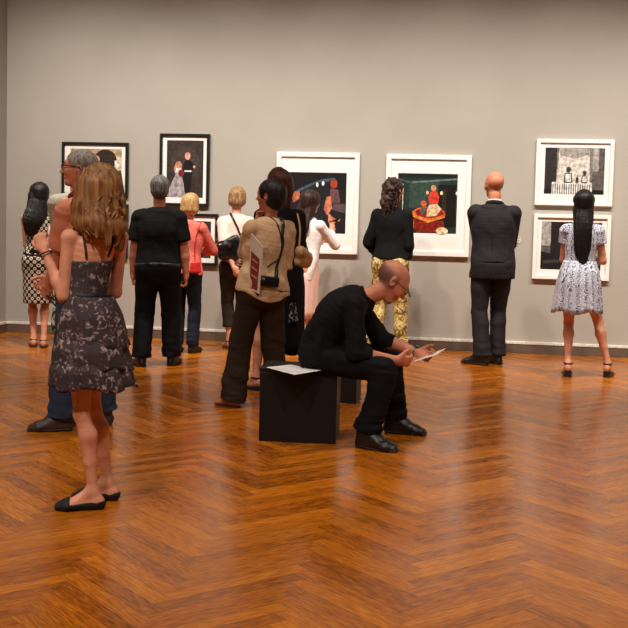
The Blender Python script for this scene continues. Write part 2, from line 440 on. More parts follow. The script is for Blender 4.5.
        for sg in (-1, 1):
            P += [s.hell((sg * .031, .094, .012), (.017, .016, .012), .012, True)]
            P += [s.hell((sg * .04, .062, -.022), (.022, .022, .02), .02)]
            P += [s.hell((sg * .031, .074, .010), (.015, .014, .012), .006), s.hell((sg * .031, .0815, .0195), (.017, .0125, .0062), .004), s.hell((sg * .031, .081, .0025), (.016, .0115, .0048), .004)]
        P += [s.hseg((0, .088, .016), (0, .109, -.022), .0075, .0115, .008), s.hell((.011, .099, -.026), (.008, .009, .007), .006), s.hell((-.011, .099, -.026), (.008, .009, .007), .006)]
        P += [s.hseg((-.018, .084, -.050), (.018, .084, -.050), .0075, None, .006), s.hseg((-.015, .083, -.060), (.015, .083, -.060), .008, None, .006)]
        P += [s.hell((0, .096, -.0548), (.020, .006, .0016), .003, True)]
        for sg in (-1, 1):
            P += [Ell(s.hp(sg * .078, -.008, .0), [v * s.k * s.hs for v in (.008, .019, .032)], s.hu + s.hf * -.2, s.hr - s.hf * .35 * sg, .008),
                  Ell(s.hp(sg * .083, -.004, .004), [v * s.k * s.hs for v in (.006, .010, .018)], s.hu, s.hr, .004, True)]
        return P
    def hand_prims(s, q):
        k = s.k * (.9 if s.sex == 'f' else 1.0); d, pn = s.hd[q]; pn = unit(pn - d * np.dot(pn, d)); sd = np.cross(d, pn)
        fw = s.fw_s; tsg = s.thumb.get(q) if hasattr(s, 'thumb') and q in s.thumb else (1 if np.dot(sd, fw) > 0 else -1)
        sd = sd * tsg; W = s.Wr[q]; P = []
        P.append(Seg(W, W + d * .022 * k, (.026 * k, .019 * k), (.034 * k, .017 * k), sd, 1, .012))
        P.append(Seg(W + d * .02 * k, W + d * .085 * k, (.034 * k, .016 * k), (.040 * k, .013 * k), sd, 1, .012))
        c0 = s.curl[q]
        for i, (o, L) in enumerate(((.031, .070), (.0105, .078), (-.0105, .073), (-.031, .058))):
            p = W + d * (.086 - abs(i - 1.3) * .005) * k + sd * o * k; a = c0 * .35; dd = unit(d + sd * o * 1.2)
            for j, fr in enumerate((.44, .31, .25)):
                a += c0 * (.75 if j == 0 else .95); v = dd * math.cos(a) + pn * math.sin(a); e = p + v * L * fr * k
                P.append(Seg(p, e, (.0096 - j * .0010) * k, (.0088 - j * .0011) * k, None, 1, .003)); p = e
        p = W + d * .022 * k + sd * .026 * k + pn * .004 * k; v = unit(d * .75 + sd * .75 + pn * .45)
        P.append(Seg(p, p + v * .042 * k, .015 * k, .0115 * k, None, 1, .008)); p = p + v * .042 * k
        v = unit(d * .95 + sd * .25 + pn * (.35 + .6 * c0)); P.append(Seg(p, p + v * .03 * k, .0112 * k, .0102 * k, None, 1, .004)); p = p + v * .03 * k
        v = unit(d * .9 - sd * .1 + pn * (.4 + .8 * c0)); P.append(Seg(p, p + v * .025 * k, .0102 * k, .0085 * k, None, 1, .003))
        return P
    def torso(s, e=0, ex=0, t0=-9, t1=9, stations=None):
        st = [x for x in (stations or s.st) if t0 <= x[5] <= t1]; P = []
        st = smooth_st(st)
        for i, (a, b) in enumerate(zip(st[:-1], st[1:])):
            P.append(Seg(a[0], b[0], (a[1] + e + ex, a[2] + e), (b[1] + e + ex, b[2] + e), (a[3] + b[3]) / 2, .5 if i in (0, len(st) - 2) else .14, .004))
        return P
    def arm(s, q, e=0, upto=2.0, flare=0, cut=False):
        lm = s.lm * s.k; P = []; S, E, W = s.S[q], s.E[q], s.Wr[q]
        u = min(upto, 1.0); Eu = S + (E - S) * u
        r0, r1 = .050 * lm, .040 * lm
        P.append(Seg(S + (s.N0 - S) * .35 - V(0, 0, .012 * s.k), S, (.050 * lm + e, .046 * lm + e), .048 * lm + e, None, 1, .03))
        if u > 0: P.append(Seg(S, Eu, r0 + e, r0 + (r1 - r0) * u + e + flare * u, None, .25 if upto < 1 else 1, .02))
        if upto > 1:
            f = upto - 1; We = E + (W - E) * f; M = E + (W - E) * min(.3, f)
            P.append(Seg(E, M, r1 + e, .042 * lm + e, None, 1, .015))
            if f > .3: P.append(Seg(M, We, .042 * lm + e, (.042 + (.026 - .042) * (f - .3) / .7) * lm + e + flare, None, .25 if upto < 2 or cut else 1, .015))
        return P
    def leg_p(s, q, e=0):
        lm = s.lm * s.k; H_, K, A = s.Hp[q], s.K[q], s.A[q]; bk = -unit(np.cross(s.sd_h, V(0, 0, 1))) * -1
        fk = s.fd[q]; P = [Seg(H_, H_ + (K - H_) * .5, (.090 * lm + e), (.078 * lm + e), None, 1, .03), Seg(H_ + (K - H_) * .5, K, .078 * lm + e, .054 * lm + e, None, 1, .02)]
        shin = A - K; n = unit(shin); back = -(fk - n * np.dot(fk, n)); back = unit(back); M = K + shin * .28 + back * .016 * s.k; T = K + shin * .62 + back * .006 * s.k
        P += [Seg(K, M, .052 * lm + e, .058 * lm + e, None, 1, .02), Seg(M, T, .058 * lm + e, .042 * lm + e, None, 1, .02), Seg(T, A, .042 * lm + e, .034 * lm + e, None, 1, .015)]
        return P
    def foot(s, q, e=0, heel=0.0):
        k = s.k * (.92 if s.sex == 'f' else 1.0); f = s.fd[q]; A = s.A[q]; sd = right_of(f); sg = -1 if q == 'L' else 1
        b = V(A[0], A[1], 0); hz = heel + .035 * k
        H_ = b - f * .035 * k + V(0, 0, hz); B = b + f * .14 * k + sd * .008 * sg * k + V(0, 0, .028 * k); T = b + f * .185 * k + V(0, 0, .020 * k)
        return [Seg(A, b - f * .015 * k + V(0, 0, hz + .02), .034 * k * (.9) + e, .036 * k + e, None, 1, .02),
                Seg(H_, B, (.030 * k + e, .032 * k + e), (.043 * k + e, .022 * k + e), sd, 1, .025),
                Seg(A + f * .015 * k, B, .03 * k + e, (.036 * k + e, .018 * k + e), sd, 1, .025),
                Seg(B, T, (.043 * k + e, .021 * k + e), (.034 * k + e, .016 * k + e), sd, 1, .02)]
    def body_mesh(s, res, tone=None, heel=0.0):
        k = s.k
        g = [s.torso() + [Seg(s.N0, s.N1, .056 * k * (.85 if s.sex == 'f' else 1), .053 * k * (.85 if s.sex == 'f' else 1), None, 1, .025), Seg(s.N1, s.hp(0, -.01, -.02), .052 * k * (.88 if s.sex == 'f' else 1), .05 * k, None, 1, .02)] + s.head_prims()]
        if s.sex == 'f':
            p, ax = s.spt(.62)
            for sg in (-1, 1): g[0].append(Ell(p + s.sd_s * sg * .06 * k + s.fw_s * .085 * k * s.g, (.055 * k, .045 * k, .055 * k), (0, 0, 1), s.sd_s, .02))
        for q, sg in (('L', -1), ('R', 1)):
            g[0].append(Ell(s.Hp[q] - s.fw_h * .055 * k + V(0, 0, .01) * k, (.085 * k * s.hip, .075 * k * s.hip, .09 * k), (0, 0, 1), s.sd_h, .03))
            g.append(s.arm(q) + s.hand_prims(q)); g.append(s.leg_p(q) + s.foot(q, 0, heel))
        lip = s.hp(0, .09, -.055); br = [s.hp(.031, .088, .032), s.hp(-.031, .088, .032)]
        def col(P):
            c = np.ones((len(P), 4)); rel = P - s.hc
            hx, hy_, hz = rel @ s.hr / k / s.hs, rel @ s.hf / k / s.hs, rel @ s.hu / k / s.hs
            m_ = (np.abs(hx) < .024 - np.abs(hz + .055) * .8) & (np.abs(hz + .055) < .010) & (hy_ > .07); c[m_, :3] = (.86, .55, .52)
            m_ = (np.abs(np.abs(hx) - .031) < .018) & (np.abs(hz - .034 + .1 * (np.abs(hx) - .03)) < .005) & (hy_ > .05); c[m_, :3] = (.45, .38, .34)
            if tone is not None: tone(c, hx, hy_, hz, P)
            return c
        return field_mesh('body', g, res, None, None, col)

def build_eyes(b, root, iris=(60, 42, 30)):
    for sg in (-1, 1):
        bm = bmesh.new(); bmesh.ops.create_uvsphere(bm, u_segments=16, v_segments=12, radius=.0118 * b.k)
        c = b.hp(sg * .031, .0795, .0115); up = Vector(b.hf)
        rot = up.to_track_quat('Z', 'Y').to_matrix().to_4x4()
        bm.faces.ensure_lookup_table()
        for f in bm.faces:
            z = f.calc_center_median().z / (.0118 * b.k); f.material_index = 2 if z > .92 else (1 if z > .70 else 0); f.smooth = True
        bmesh.ops.transform(bm, matrix=Matrix.Translation(Vector(c)) @ rot, verts=bm.verts)
        me = bpy.data.meshes.new('eye'); bm.to_mesh(me); bm.free()
        me.materials.append(plain('eye_white', (225, 218, 210), .2)); me.materials.append(plain('iris_brown', iris, .2)); me.materials.append(plain('pupil_black', (8, 8, 8), .1))
        link('eye', me, None, root)

def folds(seed, amp=.005, freq=42, stretch=(1, 1, .8)):
    amp = amp * .75
    f = noise_fn(seed, freq, stretch); g = noise_fn(seed + 50, freq * 2.3, stretch)
    return lambda P: amp * (f(P) + .35 * g(P))
def strands(seed, amp=.004, freq=150, stretch=(1, 1, .12), amp2=.006):
    f = noise_fn(seed, freq, stretch, 9); g = noise_fn(seed + 9, 40, (1, 1, .4)); return lambda P: amp * f(P) + amp2 * g(P)

def top(b, root, mat, res, name='shirt', e=.012, ex=0, sleeve=.55, hem=-.05, cuff=.0, seed=1, amp=.004, belly=0, stations=None, neck=.97, collar=None, flat_hem=True, arms='LR', el=.008, hemcurve=0, bust=True):
    st = list(stations or b.st)
    k = b.k
    st[0] = (st[0][0], st[1][1] * 1.0, st[1][2] * 1.0) + tuple(st[0][3:])
    P = b.torso(e, ex, -9, 9, st)
    p0, ax0 = b.spt(hem); h0 = st[0]
    if hem < st[0][5]:
        P.append(Seg(b.spt(hem)[0] - ax0 * .02, h0[0], (h0[1] + e + ex + .004, h0[2] + e + .004), (h0[1] + e + ex, h0[2] + e), h0[3], .3, .006))
    if belly: P.append(Ell(b.spt(.3)[0] + b.fw_s * .05 * k, (.14 * k * b.g, (.10 + belly) * k, .16 * k), (0, 0, 1), b.sd_s, .04))
    if b.sex == 'f' and bust:
        p, ax = b.spt(.62)
        for sg in (-1, 1): P.append(Ell(p + b.sd_s * sg * .06 * k + b.fw_s * .085 * k * b.g, (.055 * k + e, .045 * k + e, .055 * k + e), (0, 0, 1), b.sd_s, .03))
    g = [P]
    for q in arms: g.append(b.arm(q, e * .6 + el, sleeve, cuff, True))
    g[0] += [Seg(b.N0 - V(0, 0, .035) * k, b.N0 + (b.N1 - b.N0) * .22, .075 * k, .066 * k, None, .3, .02)]
    # cut at the hem
    ph, axh = b.spt(hem)
    def clip(X, Y, Z):
        c = -((X - ph[0]) * axh[0] + (Y - ph[1]) * axh[1] + (Z - ph[2]) * axh[2])
        if hemcurve:
            u = (X - ph[0]) * b.sd_h[0] + (Y - ph[1]) * b.sd_h[1]; c = c - hemcurve * np.cos(np.clip(u / .16, -1, 1) * 1.57)
        far = np.sqrt((X - ph[0]) ** 2 + (Y - ph[1]) ** 2 + (Z - ph[2]) ** 2) - .30   # leave the sleeves alone
        return c
    me = field_mesh(name, g, res, folds(seed, amp), clip if flat_hem else None)
    return link(name, me, mat, root)

def trousers(b, root, mat, res, name='trousers', e=.014, thigh=.098, knee=.078, hem=.082, to=.97, waist=.12, seed=3, amp=.004, hemflat=1.25, crease=True):
    k = b.k; g1 = float(b.lm / (.86 if b.sex == 'f' else 1)); P = []
    st = [x for x in b.st if x[5] <= .25]
    P += b.torso(e, 0, -9, .25)
    g = []
    pw, axw = b.spt(waist)
    for q, sg in (('L', -1), ('R', 1)):
        H_, K, A = b.Hp[q], b.K[q], b.A[q]; Ae = K + (A - K) * to; f = b.fd[q]; sd = right_of(f)
        P.append(Ell(H_ - b.fw_h * .05 * k, (.090 * k * g1 * b.hip + e * .5, .085 * k * g1 * b.hip + e * .5, .10 * k), (0, 0, 1), b.sd_h, .04))
        P.append(Seg(H_ - V(0, 0, .0), H_ + (K - H_) * .12, thigh * k * g1, thigh * k * g1, None, 1, .035))
        L = [Seg(H_, H_ + (K - H_) * .45, thigh * k * g1, (thigh * .55 + knee * .45) * k * g1, None, .5, .03),
             Seg(H_ + (K - H_) * .45, K, (thigh * .55 + knee * .45) * k * g1, knee * k * g1, None, .6, .008),
             Seg(K, Ae, (knee * k * g1, knee * k * g1), (hem * k, hem * hemflat * k), sd, .12, .008)]
        g.append(L + b.leg_p(q, .009)[:3])
    g = [P] + g
    f1 = folds(seed, amp, 30, (1, 1, .8)); f2 = noise_fn(seed + 5, 75, (.5, .5, 1.3))
    zk = [b.K['L'][2], b.K['R'][2]]; za = min(b.A['L'][2], b.A['R'][2])
    def disp(Q):
        w = np.exp(-((Q[:, 2] - za - .05) / .14) ** 2) + .5 * np.exp(-((Q[:, 2] - zk[0]) / .09) ** 2)
        return f1(Q) + amp * 1.0 * f2(Q) * w
    def clip(X, Y, Z):
        return (X - pw[0]) * axw[0] + (Y - pw[1]) * axw[1] + (Z - pw[2]) * axw[2]
    return link(name, field_mesh(name, g, res, disp, clip), mat, root)

def shoe(b, q, root, mat, res, style='oxford', heel=.0, name='shoe', label=None):
    k = b.k * (.92 if b.sex == 'f' else 1.0); f = b.fd[q]; A = b.A[q]; sd = right_of(f); base = V(A[0], A[1], 0)
    sg = -1 if q == 'L' else 1
    def p(x, y, z): return base + sd * x * k * sg + f * y * k + V(0, 0, z * k)
    if style == 'oxford':
        P = b.foot(q, .009)[1:] + [Seg(p(0, -.02, .10), p(0, .06, .06), .044 * k, .044 * k, None, 1, .03)]
        S = [Seg(p(0, -.05, .012), p(.008, .13, .010), (.042 * k, .014), (.052 * k, .012), sd, .9, .01), Seg(p(.008, .13, .010), p(0, .205, .010), (.052 * k, .012), (.04 * k, .011), sd, .9, .01)]
        cl = lambda X, Y, Z: .002 - Z
        o = link(name, field_mesh(name, P, res * .8, None, lambda X, Y, Z: .012 - Z), mat, root)
        link('sole', field_mesh('sole', S, res * .7, None, lambda X, Y, Z: np.maximum(.001 - Z, Z - .022)), plain('sole_black', (18, 16, 15), .5), o)
        for i in range(3):
            y = .045 + i * .018; z = .083 - i * .010
            link('lace', tube_mesh('lace', [p(-.016, y, z), p(0, y + .003, z + .006), p(.016, y, z)], .0025 * k, 6), plain('lace_dark', (24, 22, 22), .8), o)
    elif style == 'flat':
        P = b.foot(q, .0065)[1:]
        def cl(X, Y, Z):
            yl = (X - base[0]) * f[0] + (Y - base[1]) * f[1]; zz = .050 * k - .012 * k * np.clip((yl + .02) / .1, 0, 1)
            return np.maximum(np.minimum(Z - zz, .125 * k - yl), .001 - Z)
        o = link(name, field_mesh(name, P, res * .7, None, cl), mat, root)
        bow = [Seg(p(-.022, .118, .046), p(0, .118, .044), (.012 * k, .008 * k), .005 * k, f, 1, .006), Seg(p(.022, .118, .046), p(0, .118, .044), (.012 * k, .008 * k), .005 * k, f, 1, .006)]
        link('bow', field_mesh('bow', bow, .0022), mat, o)
    elif style in ('sandal', 'wedge'):
        hz = heel / k
        V_ = []
        n = 14; out = []
        for i in range(n):
            t = i / (n - 1); y = -.055 + .255 * t; w = .032 + .013 * math.sin(min(1, t * 1.25) * 2.2) - (.016 * max(0, t - .85) / .15)
            z1 = (hz + .012) * (1 - t) ** 1.3 + .014 * t + .004; out.append((y, w, z1))
        vs, fs = [], []
        for y, w, z1 in out:
            zb = .0
            vs += [p(-w, y, zb), p(w, y, zb), p(w, y, z1), p(-w, y, z1)]
        for i in range(n - 1):
            a = i * 4; c = a + 4
            for j in range(4): fs.append((a + j, a + (j + 1) % 4, c + (j + 1) % 4, c + j))
        fs += [(3, 2, 1, 0), ((n - 1) * 4, (n - 1) * 4 + 1, (n - 1) * 4 + 2, (n - 1) * 4 + 3)]
        o = link(name, mesh_py(name, vs, fs), mat, root)
        def strap(y, z, w, h):
            return [p(w * math.cos(a), y - .02 * math.sin(a) * 0, z + h * math.sin(a)) for a in [math.pi * i / 10 for i in range(11)]]
        z0 = .012
        for y, h, w in ((.135, .045, .050), (.165, .036, .048)):
            link('strap', tube_mesh('strap', strap(y, z0, w, h), .005, 6), mat, o)
        ankle = [p(.043 * math.cos(a), .0 + .046 * math.sin(a), hz + .078 + (.01 if style == 'wedge' else 0)) for a in [2 * math.pi * i / 16 for i in range(16)]]
        link('ankle_strap', tube_mesh('ankle_strap', ankle, .006, 6, True), mat, o)
        if style == 'wedge':
            back = [Seg(p(0, -.045, hz + .03), p(0, -.03, hz + .075), (.032 * k, .012 * k), (.034 * k, .012 * k), sd, .6, .01)]
            link('heel_counter', field_mesh('heel_counter', back, .004), mat, o)
    if label: o['label'] = label
    return o

def skirt(root, mat, rings, name='skirt', pleats=14, seed=0, thick=.004, nseg=96, side=(1, 0, 0)):
    """rings: (x, y, z, rx, ry, pleat amplitude)"""
    rg = random.Random(seed); ph = [rg.random() * 6.28 for _ in range(4)]; sd = Vector(side); fr = Vector((0, 0, 1)).cross(sd)
    R2 = []
    for a, b in zip(rings[:-1], rings[1:]):
        for i in range(6):
            t = i / 6; R2.append([a[j] + (b[j] - a[j]) * t for j in range(6)])
    R2.append(list(rings[-1])); vs, fs = [], []
    for x, y, z, rx, ry, am in R2:
        for i in range(nseg):
            t = 2 * math.pi * i / nseg
            w = 1 + am * (math.sin(pleats * t + ph[0] + 1.3 * math.sin(2 * t + ph[1])) + .5 * math.sin((pleats * 1.7 // 1) * t + ph[2]))
            p = sd * (math.cos(t) * rx * w) + fr * (math.sin(t) * ry * w)
            vs.append((x + p.x, y + p.y, z + am * .25 * math.sin(5 * t + ph[3])))
    for j in range(len(R2) - 1):
        for i in range(nseg):
            k = (i + 1) % nseg; fs.append((j * nseg + i, (j + 1) * nseg + i, (j + 1) * nseg + k, j * nseg + k))
    o = link(name, mesh_py(name, vs, fs, True), mat, root)
    md = o.modifiers.new('solid', 'SOLIDIFY'); md.thickness = thick; md.offset = 1
    return o

def hair_cap(b, thick=.012, low=-.05, front=.06):
    """prims of a cap of hair; the face is carved out"""
    P = [b.hell((0, -.016, .036), (.076 + thick, .096 + thick, .083 + thick)), b.hell((0, -.045, -.02), (.066 + thick, .060 + thick, .062 + thick), .02)]
    P.append(b.hell((0, .105, -.025), (.085, .075, .092), .012, True))
    for sg in (-1, 1): P.append(b.hell((sg * .088, .0, -.008), (.02, .024, .036), .006, True))
    return P
def hair_obj(b, root, prims, mat, res, seed=5, amp=.003, amp2=.004, freq=140, name='hair', stretch=(1, 1, .12)):
    return link(name, field_mesh(name, prims, res, strands(seed, amp, freq, stretch, amp2)), mat, root)
def strap_path(pts, n=24):
    pts = [np.asarray(p, float) for p in pts]; P = [pts[0]] + pts + [pts[-1]]; out = []
    for i in range(1, len(P) - 2):
        for j in range(n // (len(pts) - 1) + 1):
            t = j / (n // (len(pts) - 1) + 1); a, b_, c, d = P[i - 1:i + 3]
            out.append(.5 * ((2 * b_) + (-a + c) * t + (2 * a - 5 * b_ + 4 * c - d) * t * t + (-a + 3 * b_ - 3 * c + d) * t ** 3))
    out.append(pts[-1]); return out

# ---------------------------------------------------------------- the room
def quad(name, pts, mat): return struct(link(name, mesh_py(name, pts, [tuple(range(len(pts)))]), mat))
def wall_paint():
    t = NT('wall_fabric_taupe'); t.b.inputs['Roughness'].default_value = .95; t.b.inputs['Specular IOR Level'].default_value = .15
    tc = t.n('ShaderNodeTexCoord'); nz = t.n('ShaderNodeTexNoise'); nz.inputs['Scale'].default_value = 320; nz.inputs['Detail'].default_value = 3
    t.l(tc.outputs['Object'], nz.inputs['Vector'])
    n2 = t.n('ShaderNodeTexNoise'); n2.inputs['Scale'].default_value = 1.3; n2.inputs['Detail'].default_value = 3; t.l(tc.outputs['Object'], n2.inputs['Vector'])
    f = t.math('ADD', t.math('MULTIPLY', nz.outputs[0], .5), t.math('MULTIPLY', n2.outputs[0], .5))
    t.l(t.ramp(f, [(.35, (163, 157, 150)), (.65, (173, 167, 160))]), t.b.inputs['Base Color']); t.bump(nz.outputs[0], .15, .002)
    return t.m
def herringbone():
    t = NT('herringbone_oak'); tc = t.n('ShaderNodeTexCoord'); sp = t.n('ShaderNodeSeparateXYZ'); t.l(tc.outputs['Object'], sp.inputs[0])
    Wd, n = .0775, 8; s = 1 / (Wd * math.sqrt(2)); x0 = floor_at(417, 605).x
    x = t.math('ADD', sp.outputs[0], -x0); y = t.math('ADD', sp.outputs[1], 20.0)
    u = t.math('ADD', t.math('MULTIPLY', t.math('ADD', x, y), s), 800.0); v = t.math('ADD', t.math('MULTIPLY', t.math('SUBTRACT', y, x), s), 800.0)
    i, j = t.math('FLOOR', u), t.math('FLOOR', v); fu, fv = t.math('FRACT', u), t.math('FRACT', v)
    k = t.math('FLOORED_MODULO', t.math('SUBTRACT', i, j), 2.0 * n); hz = t.math('LESS_THAN', k, n - .5); vt = t.math('SUBTRACT', 1.0, hz)
    k2 = t.math('SUBTRACT', 2.0 * n - 1, k)
    def sel(a, b): return t.math('ADD', t.math('MULTIPLY', a, hz), t.math('MULTIPLY', b, vt))
    along = sel(t.math('ADD', k, fu), t.math('ADD', k2, fv)); across = sel(fv, fu)
    ida = sel(t.math('SUBTRACT', i, k), t.math('ADD', i, .37)); idb = sel(j, t.math('SUBTRACT', j, k2))
    cid = t.n('ShaderNodeCombineXYZ'); t.l(ida, cid.inputs[0]); t.l(idb, cid.inputs[1]); t.l(hz, cid.inputs[2])
    wn = t.n('ShaderNodeTexWhiteNoise', noise_dimensions='3D'); t.l(cid.outputs[0], wn.inputs['Vector'])
    gv = t.n('ShaderNodeCombineXYZ'); t.l(t.math('ADD', t.math('MULTIPLY', along, .35), t.math('MULTIPLY', wn.outputs[0], 90.0)), gv.inputs[0]); t.l(t.math('MULTIPLY', across, 3.2), gv.inputs[1]); t.l(wn.outputs[0], gv.inputs[2])
    g = t.n('ShaderNodeTexNoise'); g.inputs['Scale'].default_value = 2.8; g.inputs['Detail'].default_value = 6; g.inputs['Roughness'].default_value = .62; t.l(gv.outputs[0], g.inputs['Vector'])
    big = t.n('ShaderNodeTexNoise'); big.inputs['Scale'].default_value = .55; big.inputs['Detail'].default_value = 2; t.l(tc.outputs['Object'], big.inputs['Vector'])
    f = t.math('ADD', t.math('ADD', t.math('MULTIPLY', wn.outputs[0], .15), t.math('MULTIPLY', g.outputs[0], .74)), t.math('MULTIPLY', big.outputs[0], .16))
    col = t.ramp(f, [(.27, (78, 36, 5)), (.43, (136, 70, 8)), (.58, (178, 100, 14)), (.76, (212, 134, 30))])
    ea = t.math('MINIMUM', across, t.math('SUBTRACT', 1.0, across)); el = t.math('MINIMUM', along, t.math('SUBTRACT', float(n), along))
    ed = t.math('MINIMUM', ea, el); gap = t.math('LESS_THAN', ed, .018)
    mx = t.n('ShaderNodeMix', data_type='RGBA'); t.l(t.math('MULTIPLY', gap, .7), mx.inputs[0]); t.l(col, mx.inputs[6]); mx.inputs[7].default_value = lin((92, 44, 16))
    t.l(mx.outputs[2], t.b.inputs['Base Color'])
    t.l(t.math('ADD', t.math('MULTIPLY', g.outputs[0], .14), t.math('ADD', t.math('MULTIPLY', wn.outputs[0], .05), .13)), t.b.inputs['Roughness'])
    t.b.inputs['Specular IOR Level'].default_value = .38
    h = t.math('SUBTRACT', t.math('MULTIPLY', g.outputs[0], .25), gap); t.bump(h, .22, .0012)
    return t.m
WP = wall_paint()
fl = mesh_py('floor', [(WALL_L, BACK_Y, 0), (WALL_R, BACK_Y, 0), (WALL_R, WALL_Y, 0), (WALL_L, WALL_Y, 0)], [(0, 1, 2, 3)])
struct(link('floor', fl, herringbone()))
quad('wall_back', [(WALL_L, WALL_Y, 0), (WALL_R, WALL_Y, 0), (WALL_R, WALL_Y, CEIL), (WALL_L, WALL_Y, CEIL)], WP)
quad('wall_left', [(WALL_L, BACK_Y, 0), (WALL_L, WALL_Y, 0), (WALL_L, WALL_Y, CEIL), (WALL_L, BACK_Y, CEIL)], WP)
quad('wall_right', [(WALL_R, WALL_Y, 0), (WALL_R, BACK_Y, 0), (WALL_R, BACK_Y, CEIL), (WALL_R, WALL_Y, CEIL)], WP)
quad('wall_front', [(WALL_R, BACK_Y, 0), (WALL_L, BACK_Y, 0), (WALL_L, BACK_Y, CEIL), (WALL_R, BACK_Y, CEIL)], WP)
quad('ceiling', [(WALL_L, BACK_Y, CEIL), (WALL_L, WALL_Y, CEIL), (WALL_R, WALL_Y, CEIL), (WALL_R, BACK_Y, CEIL)], plain('ceiling_grey', (120, 112, 102), .9))
bb = plain('baseboard_grey_brown', (96, 82, 72), .55, 0, .06, 8, 0, .4); bt = plain('trim_offwhite', (214, 208, 198), .6)
struct(link('baseboard_back', box_mesh('baseboard_back', (WALL_L, WALL_Y - .022, 0), (WALL_R, WALL_Y, .095), .003), bb))
struct(link('baseboard_left', box_mesh('baseboard_left', (WALL_L, BACK_Y, 0), (WALL_L + .022, WALL_Y, .095), .003), bb))
struct(link('trim_1', box_mesh('trim_1', (WALL_L, WALL_Y - .028, .095), (WALL_R, WALL_Y, .125), .004), bt))
struct(link('trim_2', box_mesh('trim_2', (WALL_L, BACK_Y, .095), (WALL_L + .028, WALL_Y, .125), .004), bt))

# ---------------------------------------------------------------- framed pictures
def poly_print(name, w, h, shapes):
    """a flat print: coloured patches on one sheet; shapes = (colour, outline in 0..1 with y up)"""
    vs, fs, mi, mats = [], [], [], []
    for i, (c, pts) in enumerate(shapes):
        b0 = len(vs); vs += [((x - .5) * w, -.0004 * i, (y - .5) * h) for x, y in pts]; fs.append(tuple(range(b0, len(vs))))
        m_ = plain('print_ink_%d_%d_%d' % c, c, .35, 0, .26, 26); 
        if m_ not in mats: mats.append(m_)
        mi.append(mats.index(m_))
    me = mesh_py(name, vs, fs)
    for m_ in mats: me.materials.append(m_)
    me.polygons.foreach_set('material_index', mi)
    bm = bmesh.new(); bm.from_mesh(me)
    for f in bm.faces:
        if f.normal.y > 0: f.normal_flip()
    bm.to_mesh(me); bm.free(); return me
def E2(cx, cy, rx, ry, n=20, a0=0, a1=360): return [(cx + rx * math.cos(R_(a0 + (a1 - a0) * i / n)), cy + ry * math.sin(R_(a0 + (a1 - a0) * i / n))) for i in range(n + (0 if a1 - a0 == 360 else 1))]
def BX(a, b, c, d): return [(a, b), (c, b), (c, d), (a, d)]
def picture(label, px, prt, fw, fmat, shapes, group):
    """px: outline in the photo (left, top, right, bottom) taken to the wall; prt: the same for the print"""
    l, t_, r, b_ = px; cx = (l + r) / 2; cy = (t_ + b_) / 2
    A, B = wall_at(l, cy), wall_at(r, cy); T, D = wall_at(cx, t_), wall_at(cx, b_)
    w, h = B.x - A.x, T.z - D.z; cen = Vector(((A.x + B.x) / 2, WALL_Y, (T.z + D.z) / 2)); dep = .045
    A2, B2 = wall_at(prt[0], cy), wall_at(prt[2], cy); T2, D2 = wall_at(cx, prt[1]), wall_at(cx, prt[3])
    o = thing('framed_picture', label, 'picture', cen, 0, group)
    prof = [(0, -.003), (0, -dep), (.004, -dep - .004), (fw - .004, -dep - .004), (fw, -dep), (fw, -.024)]
    vs, fs = [], []
    for sx, sz in ((-1, -1), (1, -1), (1, 1), (-1, 1)):
        for d, y in prof: vs.append((sx * (w / 2 - d), y, sz * (h / 2 - d)))
    n = len(prof)
    for i in range(4):
        j = (i + 1) % 4
        for k in range(n - 1): fs.append((i * n + k, j * n + k, j * n + k + 1, i * n + k + 1))
    fs.append(tuple(i * n for i in range(4))[::-1])
    link('frame', mesh_py('frame', vs, fs), fmat, o)
    pw, ph = B2.x - A2.x, T2.z - D2.z; pc = Vector(((A2.x + B2.x) / 2 - cen.x, 0, (T2.z + D2.z) / 2 - cen.z))
    x0, x1, z0, z1 = -w / 2 + fw - .002, w / 2 - fw + .002, -h / 2 + fw - .002, h / 2 - fw + .002
    a0, a1, c0, c1 = pc.x - pw / 2, pc.x + pw / 2, pc.z - ph / 2, pc.z + ph / 2; y = -.026
    mv = [(x0, y, z0), (x1, y, z0), (x1, y, z1), (x0, y, z1), (a0, y, c0), (a1, y, c0), (a1, y, c1), (a0, y, c1), (a0 + .003, y + .003, c0 + .003), (a1 - .003, y + .003, c0 + .003), (a1 - .003, y + .003, c1 - .003), (a0 + .003, y + .003, c1 - .003)]
    mf = [(0, 1, 5, 4), (1, 2, 6, 5), (2, 3, 7, 6), (3, 0, 4, 7), (4, 5, 9, 8), (5, 6, 10, 9), (6, 7, 11, 10), (7, 4, 8, 11)]
    link('mat_board', mesh_py('mat_board', mv, mf), plain('mat_board_white', (232, 228, 226), .8, 0, .01), o)
    pr = link('print', poly_print('print', pw, ph, shapes), None, o); pr.location = (pc.x, -.0225, pc.z)
    return o
WF = plain('frame_white', (236, 232, 230), .45, 0, .01); BF = plain('frame_black', (22, 19, 20), .35, 0, .05)
FULL = BX(0, 0, 1, 1)
picture('black-framed tan picture with a dark-haired head, highest of the two at the corner end', (63, 142.5, 129, 196), (71, 149, 122.5, 189), .030, BF,
        [((160, 138, 112), FULL), ((196, 180, 156), BX(.80, .1, 1, .8)), ((46, 36, 32), E2(.68, .72, .22, .27)), ((226, 220, 208), BX(.86, .45, .93, .72)), ((50, 42, 42), BX(.88, .05, 1, .42)), ((186, 140, 110), E2(.52, .74, .05, .1))], 'black-framed pictures')
picture('black-framed picture with a pale sheet, under the tan one at the corner end', (63, 203.5, 128.6, 257), (71, 210, 122, 250), .030, BF,
        [((186, 178, 164), FULL), ((70, 60, 54), BX(.1, .1, .5, .6)), ((120, 104, 90), E2(.7, .5, .15, .3))], 'black-framed pictures')
